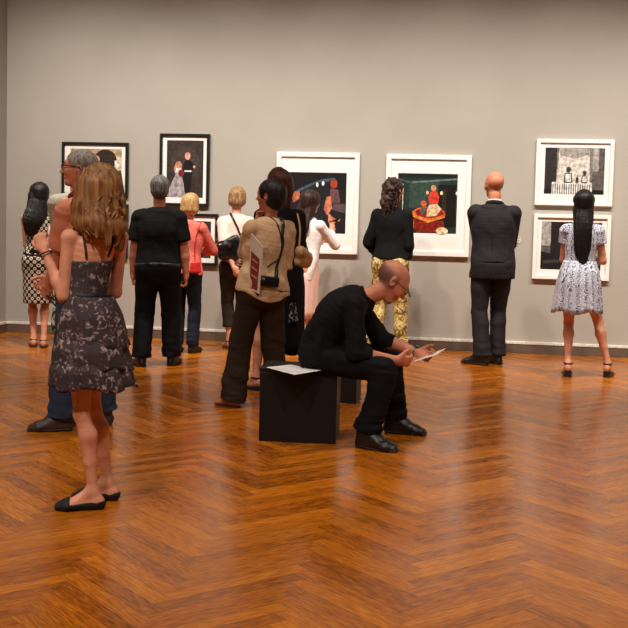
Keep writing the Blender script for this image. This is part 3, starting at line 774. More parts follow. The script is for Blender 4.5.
picture('tall black-framed picture of a pale gown beside a dark suit', (160.5, 134, 210, 206), (167, 140.5, 204, 198), .030, BF,
        [((52, 44, 42), FULL), ((62, 53, 50), E2(.5, .6, .4, .3)), ((150, 142, 146), [(0, .05), (.05, 0), (.50, 0), (.52, .12), (.40, .42), (.26, .42), (.10, .2)]), ((176, 120, 100), [(.24, .42), (.40, .42), (.42, .58), (.36, .64), (.26, .62), (.20, .5)]),
         ((205, 198, 196), [(.24, .44), (.42, .42), (.40, .52), (.27, .52)]), ((62, 44, 40), E2(.34, .69, .06, .05)), ((24, 20, 24), [(.44, .42), (.47, .62), (.56, .67), (.68, .64), (.76, .56), (.70, .50), (.66, .10), (.50, .10)]),
         ((200, 148, 128), E2(.57, .73, .075, .065)), ((110, 34, 34), E2(.40, .43, .08, .06)), ((220, 212, 208), BX(.49, .455, .68, .48)), ((222, 160, 130), E2(.75, .545, .03, .025))], 'black-framed pictures')
picture('black-framed dark violet picture beside the woman in coral', (169, 213.5, 218.4, 265), (176, 221, 211.5, 258), .030, BF,
        [((40, 30, 66), FULL), ((60, 40, 30), BX(0, .88, 1, 1)), ((30, 20, 24), BX(0, 0, .62, .8)), ((26, 18, 40), BX(.82, 0, .86, .88)), ((220, 220, 230), E2(.70, .28, .03, .03)), ((70, 46, 34), BX(.80, .0, 1, .08))], 'black-framed pictures')
picture('white-framed square colour picture of a dark car interior with reddish figures', (276.4, 152.5, 359, 253.5), (288, 172.5, 346.5, 233.5), .052, WF,
        [((24, 22, 26), FULL), ((62, 78, 92), [(.0, .62)] + [(x / 10, .62 + .30 * math.sin(x / 10 * 1.9)) for x in range(0, 9)] + [(.8, .86), (.5, .84), (.2, .66), (.1, .55)]), ((30, 30, 34), [(.05, .5), (.2, .68), (.5, .82), (.78, .86), (.95, .6), (.9, .2), (.1, .1)]),
         ((214, 210, 206), E2(.5, .80, .022, .04)), ((214, 210, 206), E2(.60, .82, .022, .04)), ((150, 58, 40), E2(.78, .82, .06, .08)), ((96, 66, 66), [(.72, .74), (.86, .72), (.9, .5), (.74, .5)]), ((186, 110, 84), [(.66, .60), (.74, .62), (.76, .42), (.68, .30), (.62, .4)]),
         ((84, 66, 74), [(.78, .48), (.98, .50), (.98, .34), (.76, .40)]), ((160, 92, 68), [(.05, .66), (.2, .70), (.22, .58), (.1, .5)]), ((190, 120, 96), [(.7, .34), (.88, .20), (.92, .26), (.76, .14), (.7, .2)]), ((150, 130, 110), E2(.6, .08, .1, .05))], 'white-framed colour pictures')
picture('white-framed square colour picture of a red boat-shaped tub in a green room', (385.5, 154.8, 470.4, 256), (397.2, 173.6, 457.2, 233.6), .052, WF,
        [((30, 46, 42), FULL), ((46, 66, 58), BX(.2, .42, .72, .86)), ((20, 28, 26), BX(0, .93, 1, 1)), ((96, 112, 104), [(.2, .86), (1, .93), (1, .90), (.3, .84)]), ((66, 84, 76), [(0, .92), (.2, .86), (.3, .84), (.25, .82), (0, .89)]), ((20, 18, 18), BX(.68, .12, .97, .82)), ((44, 34, 28), BX(.74, .3, .82, .74)),
         ((226, 196, 150), E2(.735, .68, .025, .03)), ((236, 226, 210), E2(.985, .68, .015, .03)), ((190, 170, 130), E2(.5, .68, .025, .03)),
         ((120, 30, 20), [(.28, .26), (.5, .20), (.78, .22), (.80, .10), (.7, .02), (.34, .02), (.28, .1)]), ((206, 86, 40), E2(.53, .33, .28, .12)), ((130, 34, 24), E2(.54, .35, .23, .085)), ((220, 130, 60), [(.25, .33), (.53, .22), (.8, .30), (.8, .27), (.52, .18), (.24, .29)]),
         ((196, 54, 40), [(.54, .50), (.68, .50), (.70, .62), (.64, .72), (.56, .70), (.52, .6)]), ((196, 130, 96), E2(.60, .76, .045, .05)), ((222, 178, 140), [(.5, .28), (.66, .30), (.74, .42), (.66, .5), (.54, .48), (.5, .4)]), ((200, 90, 60), E2(.44, .5, .05, .05)), ((70, 90, 84), E2(.43, .38, .045, .055)),
         ((196, 96, 30), [(.19, .02), (.28, .02), (.30, .14), (.24, .34), (.19, .3)]), ((222, 190, 150), E2(.76, .05, .10, .06)), ((206, 196, 178), BX(-.0, .36, .10, .82)), ((40, 34, 30), BX(.0, .38, .085, .80))], 'white-framed colour pictures')
grey = [((112, 106, 104), FULL), ((44, 40, 40), BX(0, .0, .2, 1)), ((190, 184, 178), [(.24, .98), (.74, .98), (.76, .24), (.20, .24)]), ((146, 140, 136), [(.25, .97), (.73, .97), (.73, .86), (.5, .76), (.25, .84)]), ((84, 78, 78), BX(.8, .1, 1, 1)), ((150, 144, 140), BX(.8, .5, .9, 1)), ((24, 22, 22), BX(.0, 0, 1, .1)), ((222, 218, 212), BX(.13, .0, .80, .26))]
for i in range(17): grey.append(((52, 48, 48), BX(.145 + i * .038, .0, .158 + i * .038, .22)))
for cx_, s_ in ((.40, 1.0), (.67, .75)):
    grey += [((60, 56, 56), E2(cx_, .26 + .28 * s_, .032 * s_ + .006, .055 * s_)), ((60, 56, 56), [(cx_ - .07 * s_, .26), (cx_ - .06 * s_, .26 + .2 * s_), (cx_ + .06 * s_, .26 + .2 * s_), (cx_ + .07 * s_, .26)]), ((206, 200, 196), [(cx_ - .05 * s_, .27), (cx_ - .045 * s_, .26 + .18 * s_), (cx_ + .045 * s_, .26 + .18 * s_), (cx_ + .05 * s_, .27)])]
grey += [((50, 46, 46), BX(.53, .26, .57, .36)), ((50, 46, 46), BX(.545, .36, .555, .42))]
picture('white-framed black-and-white picture with a striped table front, above another', (535.4, 139.6, 613, 206), (544.3, 148, 604.3, 194.5), .040, WF, grey, 'white-framed black-and-white pictures')
picture('white-framed black-and-white picture partly hidden behind the long-haired woman', (532.8, 214.5, 609.8, 279.8), (540.6, 222, 601.2, 270.2), .040, WF,
        [((84, 80, 80), FULL), ((150, 144, 142), BX(.0, .5, .16, 1)), ((30, 28, 30), BX(.16, .3, .8, 1)), ((24, 24, 26), [(0, 0), (0, .38), (.3, .3), (.6, .34), (1, .2), (1, 0)]), ((56, 54, 56), [(.05, .2), (.35, .22), (.35, .16), (.05, .12)]), ((130, 126, 124), BX(.86, .3, .97, 1)), ((64, 60, 60), BX(.94, .3, 1, 1))], 'white-framed black-and-white pictures')
pc = wall_at(516.5, 239.5)
tg = thing('wall_label', 'small pale caption card on the wall beside the man in the dark suit', 'label', (pc.x, WALL_Y, pc.z))
link('card', box_mesh('card', (-.05, -.004, -.038), (.05, 0, .038)), plain('caption_card', (186, 178, 166), .7), tg)
for i in range(5): link('text_line', box_mesh('text_line', (-.04, -.0046, .022 - i * .011), (.035 - (i * 37 % 3) * .012, -.004, .025 - i * .011)), plain('caption_ink', (120, 112, 104), .8), tg)

# ---------------------------------------------------------------- benches and the leaflet
wood = plain('bench_black_wood', (17, 13, 11), .5, 0, .25, 9, .15, .35, (1, 1, 12))
def bench(label, px0, px1, py, h):
    a, b = floor_at(px0[0], px0[1]), floor_at(px1[0], px1[1]); d = (b - a); w = d.length; rz = math.atan2(d.y, d.x)
    o = thing('cube_bench', label, 'bench', a, rz)
    link('body', box_mesh('body', (0, 0, .0), (w, w * .66, h - .03), .004), wood, o)
    link('seat_top', box_mesh('seat_top', (-.003, -.003, h - .028), (w + .003, w * .66 + .003, h), .006), wood, o)
    return o, w, rz, a
bo, bw, brz, ba = bench('black cube bench nearest to the viewer, with a white leaflet on its top', (258.5, 441), (335.5, 444.4), 0, .46)
b2, _, _, _ = bench('black cube bench farther back, behind the legs of the seated man', (300, 401.0), (356, 404.0), 0, .46)

# ---------------------------------------------------------------- the visitors
class Spot:
    def __init__(s, px, py):
        s.o = floor_at(px, py); d = s.o - CP; s.a = -math.atan2(d.x, d.y)
        s.R = Vector((math.cos(s.a), math.sin(s.a), 0)); s.F = Vector((-math.sin(s.a), math.cos(s.a), 0))
    def q(s, px, py, y=0.0):          # local coordinates of a pixel on the plane y metres behind the feet
        d = ray(px, py); t = ((s.o - CP).dot(s.F) + y) / d.dot(s.F); p = CP + d * t - s.o
        return (p.dot(s.R), y, p.z)
    def g(s, px, py):
        p = floor_at(px, py) - s.o; return (p.dot(s.R), p.dot(s.F))
    def H(s, px, top): return s.q(px, top)[2]
    def root(s, label, cat='person', name='person', group=None): return thing(name, label, cat, s.o, s.a, group)
from mathutils.bvhtree import BVHTree
def snap(pts, objs, off=.004):
    out = []
    trees = []
    for o in objs:
        me = o.data; n = len(me.vertices); co = np.empty(n * 3, np.float32); me.vertices.foreach_get('co', co)
        trees.append(BVHTree.FromPolygons([tuple(v) for v in co.reshape(-1, 3)], [tuple(p.vertices) for p in me.polygons]))
    for p in pts:
        best = None
        for t in trees:
            h = t.find_nearest(Vector(p))
            if h[0] is not None and (best is None or h[3] < best[3]): best = h
        out.append(best[0] + best[1] * off)
    o2 = [out[0]] + [(out[i - 1] + out[i] * 2 + out[i + 1]) / 4 for i in range(1, len(out) - 1)] + [out[-1]]
    return o2
SK = skin('skin_fair', (212, 146, 116)); SK2 = skin('skin_ruddy', (202, 130, 100)); SK3 = skin('skin_olive', (186, 118, 84)); SK4 = skin('skin_light', (220, 160, 132))
BLK = cloth('cloth_black', (10, 10, 12)); BLKT = cloth('trousers_black', (10, 11, 15)); NAVY = cloth('jeans_navy', (30, 36, 50))
NEAR, FAR = .0062, .0085

def visitor(S, label, skinm, res, b, heel=0, tone=None, eyes=True):
    root = S.root(label)
    link('body', b.body_mesh(res, tone, heel), skinm, root)
    if eyes: build_eyes(b, root)
    return root
def grey_short(c, hx, hy, hz, P): pass

# --- woman in the floral sundress, nearest to the camera
def fg_woman():
    S = Spot(94, 505); H = S.H(94, 166)
    LH = S.q(44, 250, .02); LE = None
    fl_, fr_ = S.g(93, 509), S.g(108, 500)
    b = Body(H=H, girth=.88, yaw=35, hips=74, shoulders=24, head=(18, 4), spine=[tuple(v * H / 1.75 for v in p) for p in ((-.06, 0, .94), (-.035, .02, 1.2), (.0, .01, 1.46))],
             hands=dict(L=LH, R=S.q(100, 264, .32)), poles=dict(L=V(.1, -.1, -1), R=V(.15, -.3, -1)),
             hand_dir=dict(L=((-.3, .2, .9), (.3, .9, -.1))), feet=dict(L=((fl_[0], fl_[1]), 88, .075), R=((fr_[0], fr_[1]), 84, .075)), curl=(.9, .7), arm=1.02, limb=.95, head_s=.98, hip=.78)
    b.thumb = {}
    root = visitor(S, 'woman in a dark floral tiered sundress and black flats, nearest of all the people', SK, .0058, b)
    k = b.k; FL = floral('fabric_dark_floral', [(.0, (50, 42, 44)), (.48, (62, 52, 54)), (.57, (78, 64, 66)), (.63, (140, 122, 122)), (.68, (168, 150, 148)), (.76, (104, 86, 88))], 22, 1.2)
    zt = S.q(100, 259)[2]; zb = S.q(97, 297)[2]
    t0, t1 = (zb / k - .93) / .53, (zt / k - .93) / .53
    pT, aT = b.spt(t1); pB, aB = b.spt(t0 - .02)
    P = b.torso(.010, 0); p, ax = b.spt(.62)
    for sg in (-1, 1): P.append(Ell(p + b.sd_s * sg * .06 * k + b.fw_s * .085 * k, (.067 * k, .057 * k, .066 * k), (0, 0, 1), b.sd_s, .03))
    cl = lambda X, Y, Z: np.maximum((Z - pT[2]) - .03 * np.clip(((X - pT[0]) * b.fw_s[0] + (Y - pT[1]) * b.fw_s[1]) / .1, -.4, 1.2), pB[2] - Z)
    bod = link('bodice', field_mesh('bodice', [P], .0058, folds(2, .003), cl), FL, root)
    for sg in (-1, 1):
        s0 = pT + b.sd_s * sg * .075 * k - b.fw_s * .11 * k; s1 = b.spt(.96)[0] + b.sd_s * sg * .085 * k; s2 = pT + b.sd_s * sg * .075 * k + b.fw_s * .13 * k + V(0, 0, .05)
        top_ = s1 + V(0, 0, .03)
        body_o = [o for o in root.children if o.name.startswith('body')]
        link('shoulder_strap', tube_mesh('shoulder_strap', snap(strap_path([s0, (s0 + top_) / 2, top_, (s2 + top_) / 2, s2], 20), body_o, .002), .006, 6), plain('strap_dark', (34, 26, 28), .8), root)
    c = b.spt(t0)[0]
    link('belt', tube_mesh('belt', [c + b.sd_h * math.cos(a) * (.119 * k) + b.fw_h * math.sin(a) * (.100 * k) for a in [2 * math.pi * i / 40 for i in range(40)]], .017, 8, True, .35), plain('belt_black', (14, 13, 15), .6), root)
    def tier(zp, zq, r0, r1, pl, sd, am=.05):
        z0, z1 = S.q(96, zp)[2], S.q(94, zq)[2]; cx, cy = c[0] + .010, c[1] - .010
        dx = .020
        skirt(root, FL, [(cx, cy, z0, r0 * .98, r0 * .98, .0), (cx + dx * .3, cy - .005, z0 - (z0 - z1) * .35, r0 + (r1 - r0) * .58, (r0 + (r1 - r0) * .58) * .98, am * .5), (cx + dx, cy, z1, r1, r1 * .92, am)], 'skirt_tier', pl, sd, .004)
    tier(296, 347, .112, .164, 11, 1, .035); tier(338, 367, .148, .184, 13, 2, .045); tier(358, 385.5, .162, .198, 15, 3, .05)
    for q in 'LR': shoe(b, q, root, plain('suede_black', (16, 15, 17), .75), .0045, 'flat')
    # long wavy hair
    HM = hair_mat('hair_light_brown', (92, 56, 30), (160, 114, 70), .5, 9)
    P = hair_cap(b, .022)
    nk = b.N0
    for i in range(11):
        a = R_(-105 + i * 21); x, y = math.sin(a), -math.cos(a)
        r0 = .085; p0 = b.hp(x * r0, y * r0 * 1.05 - .01, .02); 
        d = b.hr * x + b.hf * y
        p1 = b.hp(x * .10, y * .105 - .012, -.10); p2 = p1 + d * .008 * k - V(0, 0, .075 * k) + b.fw_s * (-.02); p3 = p2 - V(0, 0, (.075 + .035 * math.sin(i * 2.1) + .02 * x) * k) + V(.012 * math.sin(i * 1.7), -.008, 0)
        P += [Seg(p0, p1, .032 * k, .036 * k, None, 1, .03), Seg(p1, p2, .036 * k, .036 * k, None, 1, .025), Seg(p2, p3, .036 * k, .014 * k, None, 1, .02)]
    wv = noise_fn(31, 55, (1, 1, .55)); st = noise_fn(32, 190, (1, 1, .14), 9); bg = noise_fn(33, 24, (1, 1, .8))
    link('hair', field_mesh('hair', P, .0045, lambda Q: .007 * wv(Q) + .003 * st(Q) + .011 * bg(Q)), HM, root)
    rg = random.Random(4)
    # loose locks in front of the mass
    for i in range(34):
        a = R_(-110 + 220 * i / 33); x, y = math.sin(a), -math.cos(a); pts = []
        for j in range(15):
            t = j / 14; r = .100 + .034 * min(1, t * 2.2); zz = .075 - (.33 + .04 * x) * t - .03 * math.sin(i * 2.3)
            q = b.hp(x * r, y * r * 1.05 - .012, zz); sw = (.010 + .022 * t) * math.sin(t * 12 + i * 1.9)
            if zz < -.1: q = q + b.fw_s * -.015
            pts.append(q + (b.hr * y - b.hf * x) * sw)
        link('hair_lock', tube_mesh('hair_lock', pts, [.006 + .003 * math.sin(math.pi * j / 14) if j < 13 else .003 for j in range(15)], 6), HM, root)
    # bracelet
    w = b.Wr['L'] - unit(b.Wr['L'] - b.E['L']) * .02; ax = unit(b.Wr['L'] - b.E['L']); s1 = unit(np.cross(ax, V(0, 1, .2))); s2 = np.cross(ax, s1)
    o = link('bracelet', tube_mesh('bracelet', [w + s1 * math.cos(a) * .031 + s2 * math.sin(a) * .031 for a in [2 * math.pi * i / 24 for i in range(24)]], .0045, 6, True), plain('bracelet_dark', (70, 34, 32), .4), root)
    return b, S, root
fg_woman()

# --- man with glasses, behind her
def glasses(b, root, col=(26, 20, 20), r=.0022, rim=True, halfw=.021, halfh=.014):
    k = b.k * b.hs; M = plain('glasses_dark_%d' % col[0], col, .3)
    g = None
    fr = []
    parts = []
    for sg in (-1, 1):
        pts = [b.hp(sg * .033 + halfw * 1.05 * math.copysign(abs(math.cos(a)) ** .7, math.cos(a)), .1075 - abs(sg * .033 + halfw * math.cos(a)) * .16, .010 + halfh * math.copysign(abs(math.sin(a)) ** .7, math.sin(a))) for a in [2 * math.pi * i / 24 for i in range(24)]]
        parts.append(('glasses_rim', tube_mesh('glasses_rim', pts, r * k, 6, True)))
        parts.append(('glasses_temple', tube_mesh('glasses_temple', [b.hp(sg * .056, .098, .017), b.hp(sg * .076, .07, .017), b.hp(sg * .083, .0, .014), b.hp(sg * .083, -.02, .0)], r * 1.1 * k, 6)))
    parts.append(('glasses_bridge', tube_mesh('glasses_bridge', [b.hp(-.012, .1085, .014), b.hp(0, .112, .016), b.hp(.012, .1085, .014)], r * k, 6)))
    for n_, me in parts: link(n_, me, M, root)
def glasses_man():
    S = Spot(80, 432); H = S.H(80, 151)
    f1, f2 = S.g(62, 431), S.g(103, 427)
    b = Body(H=H, sex='m', yaw=62, shoulders=56, head=(26, 3), girth=1.06, spine=[tuple(v * H / 1.75 for v in p) for p in ((.02, 0, .93), (.03, 0, 1.2), (.0, 0, 1.46))],
             hands=dict(L=S.q(47, 292, .12), R=S.q(44, 285, .3)), poles=dict(L=V(.4, -.5, -.8), R=V(.3, .5, -.8)),
             feet=dict(L=((f1[0], f1[1] + .02), 88), R=((f2[0], f2[1] + .10), 80)), curl=(.9, .9))
    def tone(c, hx, hy, hz, P):
        m_ = (hz > -.03) & (hy < .075) & (hz > .02 + (hy + .0) * .9) ; c[m_, :3] = (1, 1, 1)
    root = visitor(S, 'man in an orange shirt, jeans and glasses, beyond the woman in the floral sundress', SK2, NEAR, b)
    top(b, root, cloth('shirt_orange', (204, 128, 98), var=.03), NEAR, 'shirt', .018, .008, .85, -.12, .012, 4, .006, 0, el=.008)
    # open collar in darker red
    c = b.spt(1.0)[0]
    link('collar', tube_mesh('collar', [c + b.sd_s * math.cos(a) * .078 * b.k + b.fw_s * (math.sin(a) * .075 * b.k + .006) + V(0, 0, .030 - .03 * math.sin(a)) for a in [2 * math.pi * i / 30 for i in range(30)]], .017, 8, True, .5), cloth('collar_dark_red', (128, 44, 36)), root)
    trousers(b, root, cloth('jeans_blue', (44, 58, 80)), NEAR, 'jeans', .014, .102, .080, .078, .99, .04, 6, .005)
    for q in 'LR': shoe(b, q, root, plain('leather_brown', (58, 42, 36), .5), NEAR, 'oxford')
    hair_obj(b, root, hair_cap(b, .007) , hair_mat('hair_grey', (92, 82, 76), (168, 158, 150), .5), .005, 6, .0015, .001)
    glasses(b, root, (26, 20, 20), .0030)
    return b, S, root
gb, gS, groot = glasses_man()
# --- woman in the lattice-print dress by the room corner
def lattice_woman():
    S = Spot(38, 347); H = S.H(38, 184)
    a, c = S.g(33.5, 347), S.g(43.5, 348)
    b = Body(H=H, yaw=-4, head=(14, -4), poles=dict(L=V(-.1, -.5, -1), R=V(.1, -.5, -1)), hands=dict(R=(.10, .30, 1.0), L=(-.06, .28, 1.02)), feet=dict(L=(a, 2, .095), R=(c, -2, .095)), hip=.86, limb=.98)
    root = visitor(S, 'woman with long black hair in a dark and cream lattice-print dress, nearest the room corner', SK, FAR, b, .012)
    k = b.k; LM = lattice('fabric_lattice_print')
    z0 = S.q(40, 303)[2]; c0 = b.spt(0)[0]
    P = b.torso(.012); p, ax = b.spt(.62)
    for sg in (-1, 1): P.append(Ell(p + b.sd_s * sg * .06 * k + b.fw_s * .085 * k, (.067 * k, .057 * k, .066 * k), (0, 0, 1), b.sd_s, .03))
    for sg in (-1, 1): P.append(Seg(b.spt(.85)[0] + b.sd_s * sg * .08 * k, b.S['R' if sg > 0 else 'L'] - b.sd_s * sg * .03 * k, .058 * k, .056 * k, None, 1, .03))
    P.append(Seg(c0 + V(0, 0, .02), (c0[0], c0[1], z0 - .02), (.178 * k * b.hip + .012, .150 * k), (.158 * k, .135 * k), b.sd_h, .3, .04))
    P.append(Ell(c0 - b.fw_h * .07 * k, (.14 * k, .09 * k, .10 * k), (0, 0, 1), b.sd_h, .04))
    link('dress', field_mesh('dress', P, FAR, folds(8, .003), lambda X, Y, Z: np.maximum(z0 - Z, Z - b.spt(1.0)[0][2] + .01)), LM, root)
    zb = S.q(38, 252)[2]; cb = b.spt((zb / k - .93) / .53)[0]
    dr = [o for o in root.children if o.name.startswith('dress')]
    link('sash', tube_mesh('sash', snap([cb + b.sd_h * .2 * math.cos(t) + b.fw_h * .2 * math.sin(t) for t in [2 * math.pi * i / 36 for i in range(36)]], dr, .001), .014, 8, True, .35), cloth('sash_black', (20, 17, 18)), root)
    q = cb - b.fw_h * .125 * k
    link('bow', field_mesh('bow', [Seg(q, q + V(-.06, -.01, .02), (.012, .014), (.014, .026), None, 1, .01), Seg(q, q + V(.05, -.01, .02), (.012, .014), (.014, .026), None, 1, .01), Seg(q, q + V(-.015, -.015, -.10), .012, (.010, .016)), Seg(q, q + V(.02, -.015, -.09), .012, (.010, .016))], .005), cloth('sash_black', (20, 17, 18)), root)
    for s_ in 'LR': shoe(b, s_, root, plain('sandal_brown', (64, 34, 28), .5), FAR, 'sandal', .012, 'sandal')
    P = hair_cap(b, .020) + loft([(b.hp(-.0, -.022, .045), .092 * k, .09 * k), (b.hp(-.01, -.045, -.05), .106 * k, .068 * k), (b.bk(.86, -.03, .018), .120 * k, .046 * k), (b.bk(.66, -.06, .02), .090 * k, .030 * k), (b.bk(.52, -.07, .02), .05 * k, .018 * k)], b.hr)
    P += loft([(b.hp(-.08, -.03, .0), .035 * k, .04 * k), (b.hp(-.10, -.04, -.12), .04 * k, .04 * k), (b.hp(-.12, -.05, -.27), .025 * k, .02 * k)], b.hr)
    hair_obj(b, root, P, hair_mat('hair_black', (14, 11, 12), (34, 27, 27), .35), .006, 7, .004, .006)
    # pale strap over her shoulder
    tp = [o for o in root.children if o.name.startswith('dress') or o.name.startswith('body')]
    return b, S, root, tp
lb, lS, lroot, lobj = lattice_woman()
bagp = thing('shoulder_bag', 'pale pink strapped bag carried at the side of the woman in the lattice-print dress', 'bag', lS.o, lS.a)
k = lb.k
sp_ = snap(strap_path([lb.S['R'] + V(-.06, .10, -.22), lb.S['R'] + V(-.045, .04, .01), lb.S['R'] + V(-.04, -.06, -.10), lb.S['R'] + V(-.02, -.11, -.34)], 24), lobj, .006)
link('strap', tube_mesh('strap', sp_, .008, 6, False, 1.6), plain('strap_pale_pink', (226, 182, 172), .6), bagp)
link('pouch', field_mesh('pouch', [Seg(sp_[0] + Vector((.03, .07, -.02)), sp_[0] + Vector((.05, .08, -.14)), (.10, .035), (.11, .045), (1, 0, 0), .5, .02)], .008), plain('leather_pink', (206, 150, 140), .5), bagp)

# --- person in the pale grey shirt, mostly hidden
def grey_person():
    S = Spot(75, 366); H = S.H(74, 159)
    b = Body(H=H, sex='m', yaw=8, shoulders=12, girth=1.0, head=(5, 2), hands=dict(L=(-.10, .24, 1.0), R=(.12, .25, 1.02)), feet=dict(L=((-.07, 0), 10), R=((.08, 0.02), 0)))
    root = visitor(S, 'person in a pale grey shirt, almost wholly hidden behind the man in the orange shirt', SK, FAR, b)
    top(b, root, cloth('shirt_pale_grey', (186, 182, 166)), FAR, 'shirt', .020, .012, .9, -.2, .01, 11, .007)
    trousers(b, root, NAVY, FAR, 'trousers', seed=12)
    for q in 'LR': shoe(b, q, root, plain('leather_black', (20, 18, 18), .4), FAR)
    hair_obj(b, root, hair_cap(b, .012), hair_mat('hair_dark_brown', (26, 17, 13), (60, 40, 30), .4), .006, 13, .002, .002)
grey_person()

# --- man in the black T-shirt
def black_tshirt_man():
    S = Spot(157, 365.5); H = S.H(156, 177.5)
    a, c = S.g(141.5, 366), S.g(171.5, 365)
    b = Body(H=H, sex='m', yaw=-6, girth=1.16, head=(6, 0), head_s=1.05, hands=dict(L=S.q(131.5, 287, .06), R=S.q(187, 283, -.02)), poles=dict(L=V(-.7, -.6, -.2), R=V(.7, -.6, -.2)),
             feet=dict(L=(a, 8), R=(c, -12)), curl=(.9, .9), hand_dir=dict(L=((.05, .1, -1), (1, 0, 0)), R=((0, .15, -1), (-1, .1, 0))), limb=.98)
    root = visitor(S, 'heavy-set man with short grey hair in a black T-shirt and black trousers', SK2, FAR, b)
    top(b, root, BLK, FAR, 'tshirt', .018, .008, .74, .0, .020, 14, .006, .02, el=.008)
    trousers(b, root, BLKT, FAR, 'trousers', .016, .098, .088, .088, 1.0, .12, 15, .006)
    c_ = b.spt(.12)[0]
    sh = [o for o in root.children if o.name.startswith('trousers')]
    link('belt', tube_mesh('belt', snap([c_ + b.sd_h * .3 * math.cos(t) + b.fw_h * .3 * math.sin(t) - V(0, 0, .03) for t in [2 * math.pi * i / 44 for i in range(44)]], sh, .001), .015, 8, True, .3), plain('belt_leather', (42, 38, 46), .35), root)
    for q in 'LR': shoe(b, q, root, plain('leather_black', (20, 18, 18), .4), FAR)
    hair_obj(b, root, hair_cap(b, .010), hair_mat('hair_grey_dark', (44, 42, 42), (128, 124, 122), .5), .006, 16, .002, .002)
    w = b.Wr['R']; ax = unit(w - b.E['R']); s1 = unit(np.cross(ax, V(0, 1, 0))); s2 = np.cross(ax, s1); w = b.E['R'] + (w - b.E['R']) * .12
black_tshirt_man()

# --- blonde woman in coral
def coral_woman():
    S = Spot(184, 353); H = S.H(187, 195)
    b = Body(H=H, yaw=-24, girth=1.05, head=(16, -3), spine=[tuple(v * H / 1.75 for v in p) for p in ((0, 0, .93), (.02, 0, 1.2), (.035, 0, 1.46))], hands=dict(R=(.16, .24, 1.02), L=(.0, .26, .98)), poles=dict(R=V(.8, -.6, -.6)), feet=dict(L=((-.07, .02), -10), R=((.08, 0), -22)))
    root = visitor(S, 'woman with short blonde hair in a coral top, beyond the man in the black T-shirt', SK4, FAR, b)
    t = top(b, root, cloth('knit_coral', (226, 112, 100)), FAR, 'top', .016, .012, 1.55, -.08, .006, 17, .005)
    trousers(b, root, NAVY, FAR, 'trousers', .010, .092, .07, .07, .98, .0, 18)
    for q in 'LR': shoe(b, q, root, plain('leather_black', (20, 18, 18), .4), FAR)
    P = hair_cap(b, .024) + [b.hell((0, -.03, -.055), (.092, .082, .045), .03)]
    hair_obj(b, root, P, hair_mat('hair_blonde', (150, 106, 60), (214, 176, 122), .4), .006, 19, .003, .006)
    link('collar', tube_mesh('collar', [b.N0 + b.sd_s * math.cos(a) * .066 * k + b.fw_s * math.sin(a) * .06 * k + V(0, 0, .014) for a in [2 * math.pi * i / 24 for i in range(24)]], .009, 6, True), cloth('collar_red', (186, 36, 36)), root)
    return b, S, t
cb_, cS, ctop = coral_woman()
bg = thing('shoulder_bag', 'small red bag with a red strap on the arm of the woman in coral', 'bag', cS.o, cS.a)
p0 = cb_.S['R']
link('strap', tube_mesh('strap', snap(strap_path([p0 + V(-.05, -.12, -.30), p0 + V(-.05, -.09, -.12), p0 + V(-.01, -.03, .04), p0 + V(.02, .10, -.10)], 22), [ctop], .004), .006, 6), plain('strap_red', (196, 36, 36), .5), bg)
link('pouch', field_mesh('pouch', [Seg(p0 + V(-.055, -.17, -.33), p0 + V(-.05, -.17, -.42), (.05, .022), (.06, .026), (1, .3, 0), .6, .02)], .007), plain('leather_red', (206, 46, 44), .4), bg)

# --- woman in the pale pink blouse, hands behind her back
def blouse_woman():
    S = Spot(234, 349); H = S.H(232, 188.5)
    a, c = S.g(229, 348.5), S.g(240, 347)
    b = Body(H=H, yaw=2, girth=1.02, head=(-4, -6), hands=dict(L=S.q(234, 268, -.20), R=S.q(242, 270, -.19)), poles=dict(L=V(-1, -.25, -.1), R=V(1, -.3, -.1)),
             hand_dir=dict(L=((.75, -.15, -.55), (0, 1, 0)), R=((-.75, -.2, -.5), (0, 1, .1))), curl=(.6, .7), feet=dict(L=(a, 12, .09), R=(c, -6, .09)), hip=.92)
    root = visitor(S, 'woman with short light-brown hair in a pale pink blouse, hands clasped behind her back', SK4, FAR, b, .01)
    t = top(b, root, cloth('blouse_pale_pink', (238, 208, 198), var=.04), FAR, 'blouse', .018, .014, .98, -.02, .02, 20, .006, el=.010)
    trousers(b, root, cloth('trousers_olive', (48, 44, 34)), FAR, 'cropped_trousers', .010, .092, .066, .062, .64, .08, 21, .004)
    for q in 'LR': shoe(b, q, root, plain('sandal_dark_red', (92, 34, 30), .5), FAR, 'sandal', .01, 'sandal')
    P = hair_cap(b, .020) + [b.hell((0, -.045, -.035), (.084, .07, .05), .03)]
    hair_obj(b, root, P, hair_mat('hair_light_brown_streaked', (104, 72, 44), (178, 140, 98), .4), .006, 22, .003, .004)
    return b, S, t
bb_, bS, btop = blouse_woman()
bag = thing('shoulder_bag', 'black leather shoulder bag hanging on the back of the woman in the pale pink blouse', 'bag', bS.o, bS.a)
LB = plain('bag_black_leather', (17, 16, 18), .28, 0, .2, 20, .3)
def bagpt(px, py, y): return V(*bS.q(px, py, y))
P = [Seg(bagpt(220, 247, -.15), bagpt(238, 243, -.17), (.052, .06), (.085, .055), (0, 0, 1), .6, .03), Seg(bagpt(221, 255, -.15), bagpt(237, 254, -.17), (.05, .055), (.055, .055), (0, 0, 1), .7, .03)]
body_ = link('bag_body', field_mesh('bag_body', P, .007, folds(23, .007, 45)), LB, bag)
sh = bb_.S['R']
pts = [bagpt(219, 243, -.17), bagpt(223, 232, -.14), bagpt(229, 221, -.10)]
link('strap', tube_mesh('strap', snap(strap_path([bagpt(243, 238, -.17), bagpt(237, 226, -.13), bagpt(230, 212, -.05), bagpt(229, 209, .06), bagpt(226, 222, .14)], 30), [btop], .005), .010, 6, False, 1.5), LB, bag)
link('strap', tube_mesh('strap', [bagpt(217, 246, -.12), bagpt(215, 242, -.04), bagpt(217, 238, .05), bagpt(222, 231, .15)], .008, 6), LB, bag)
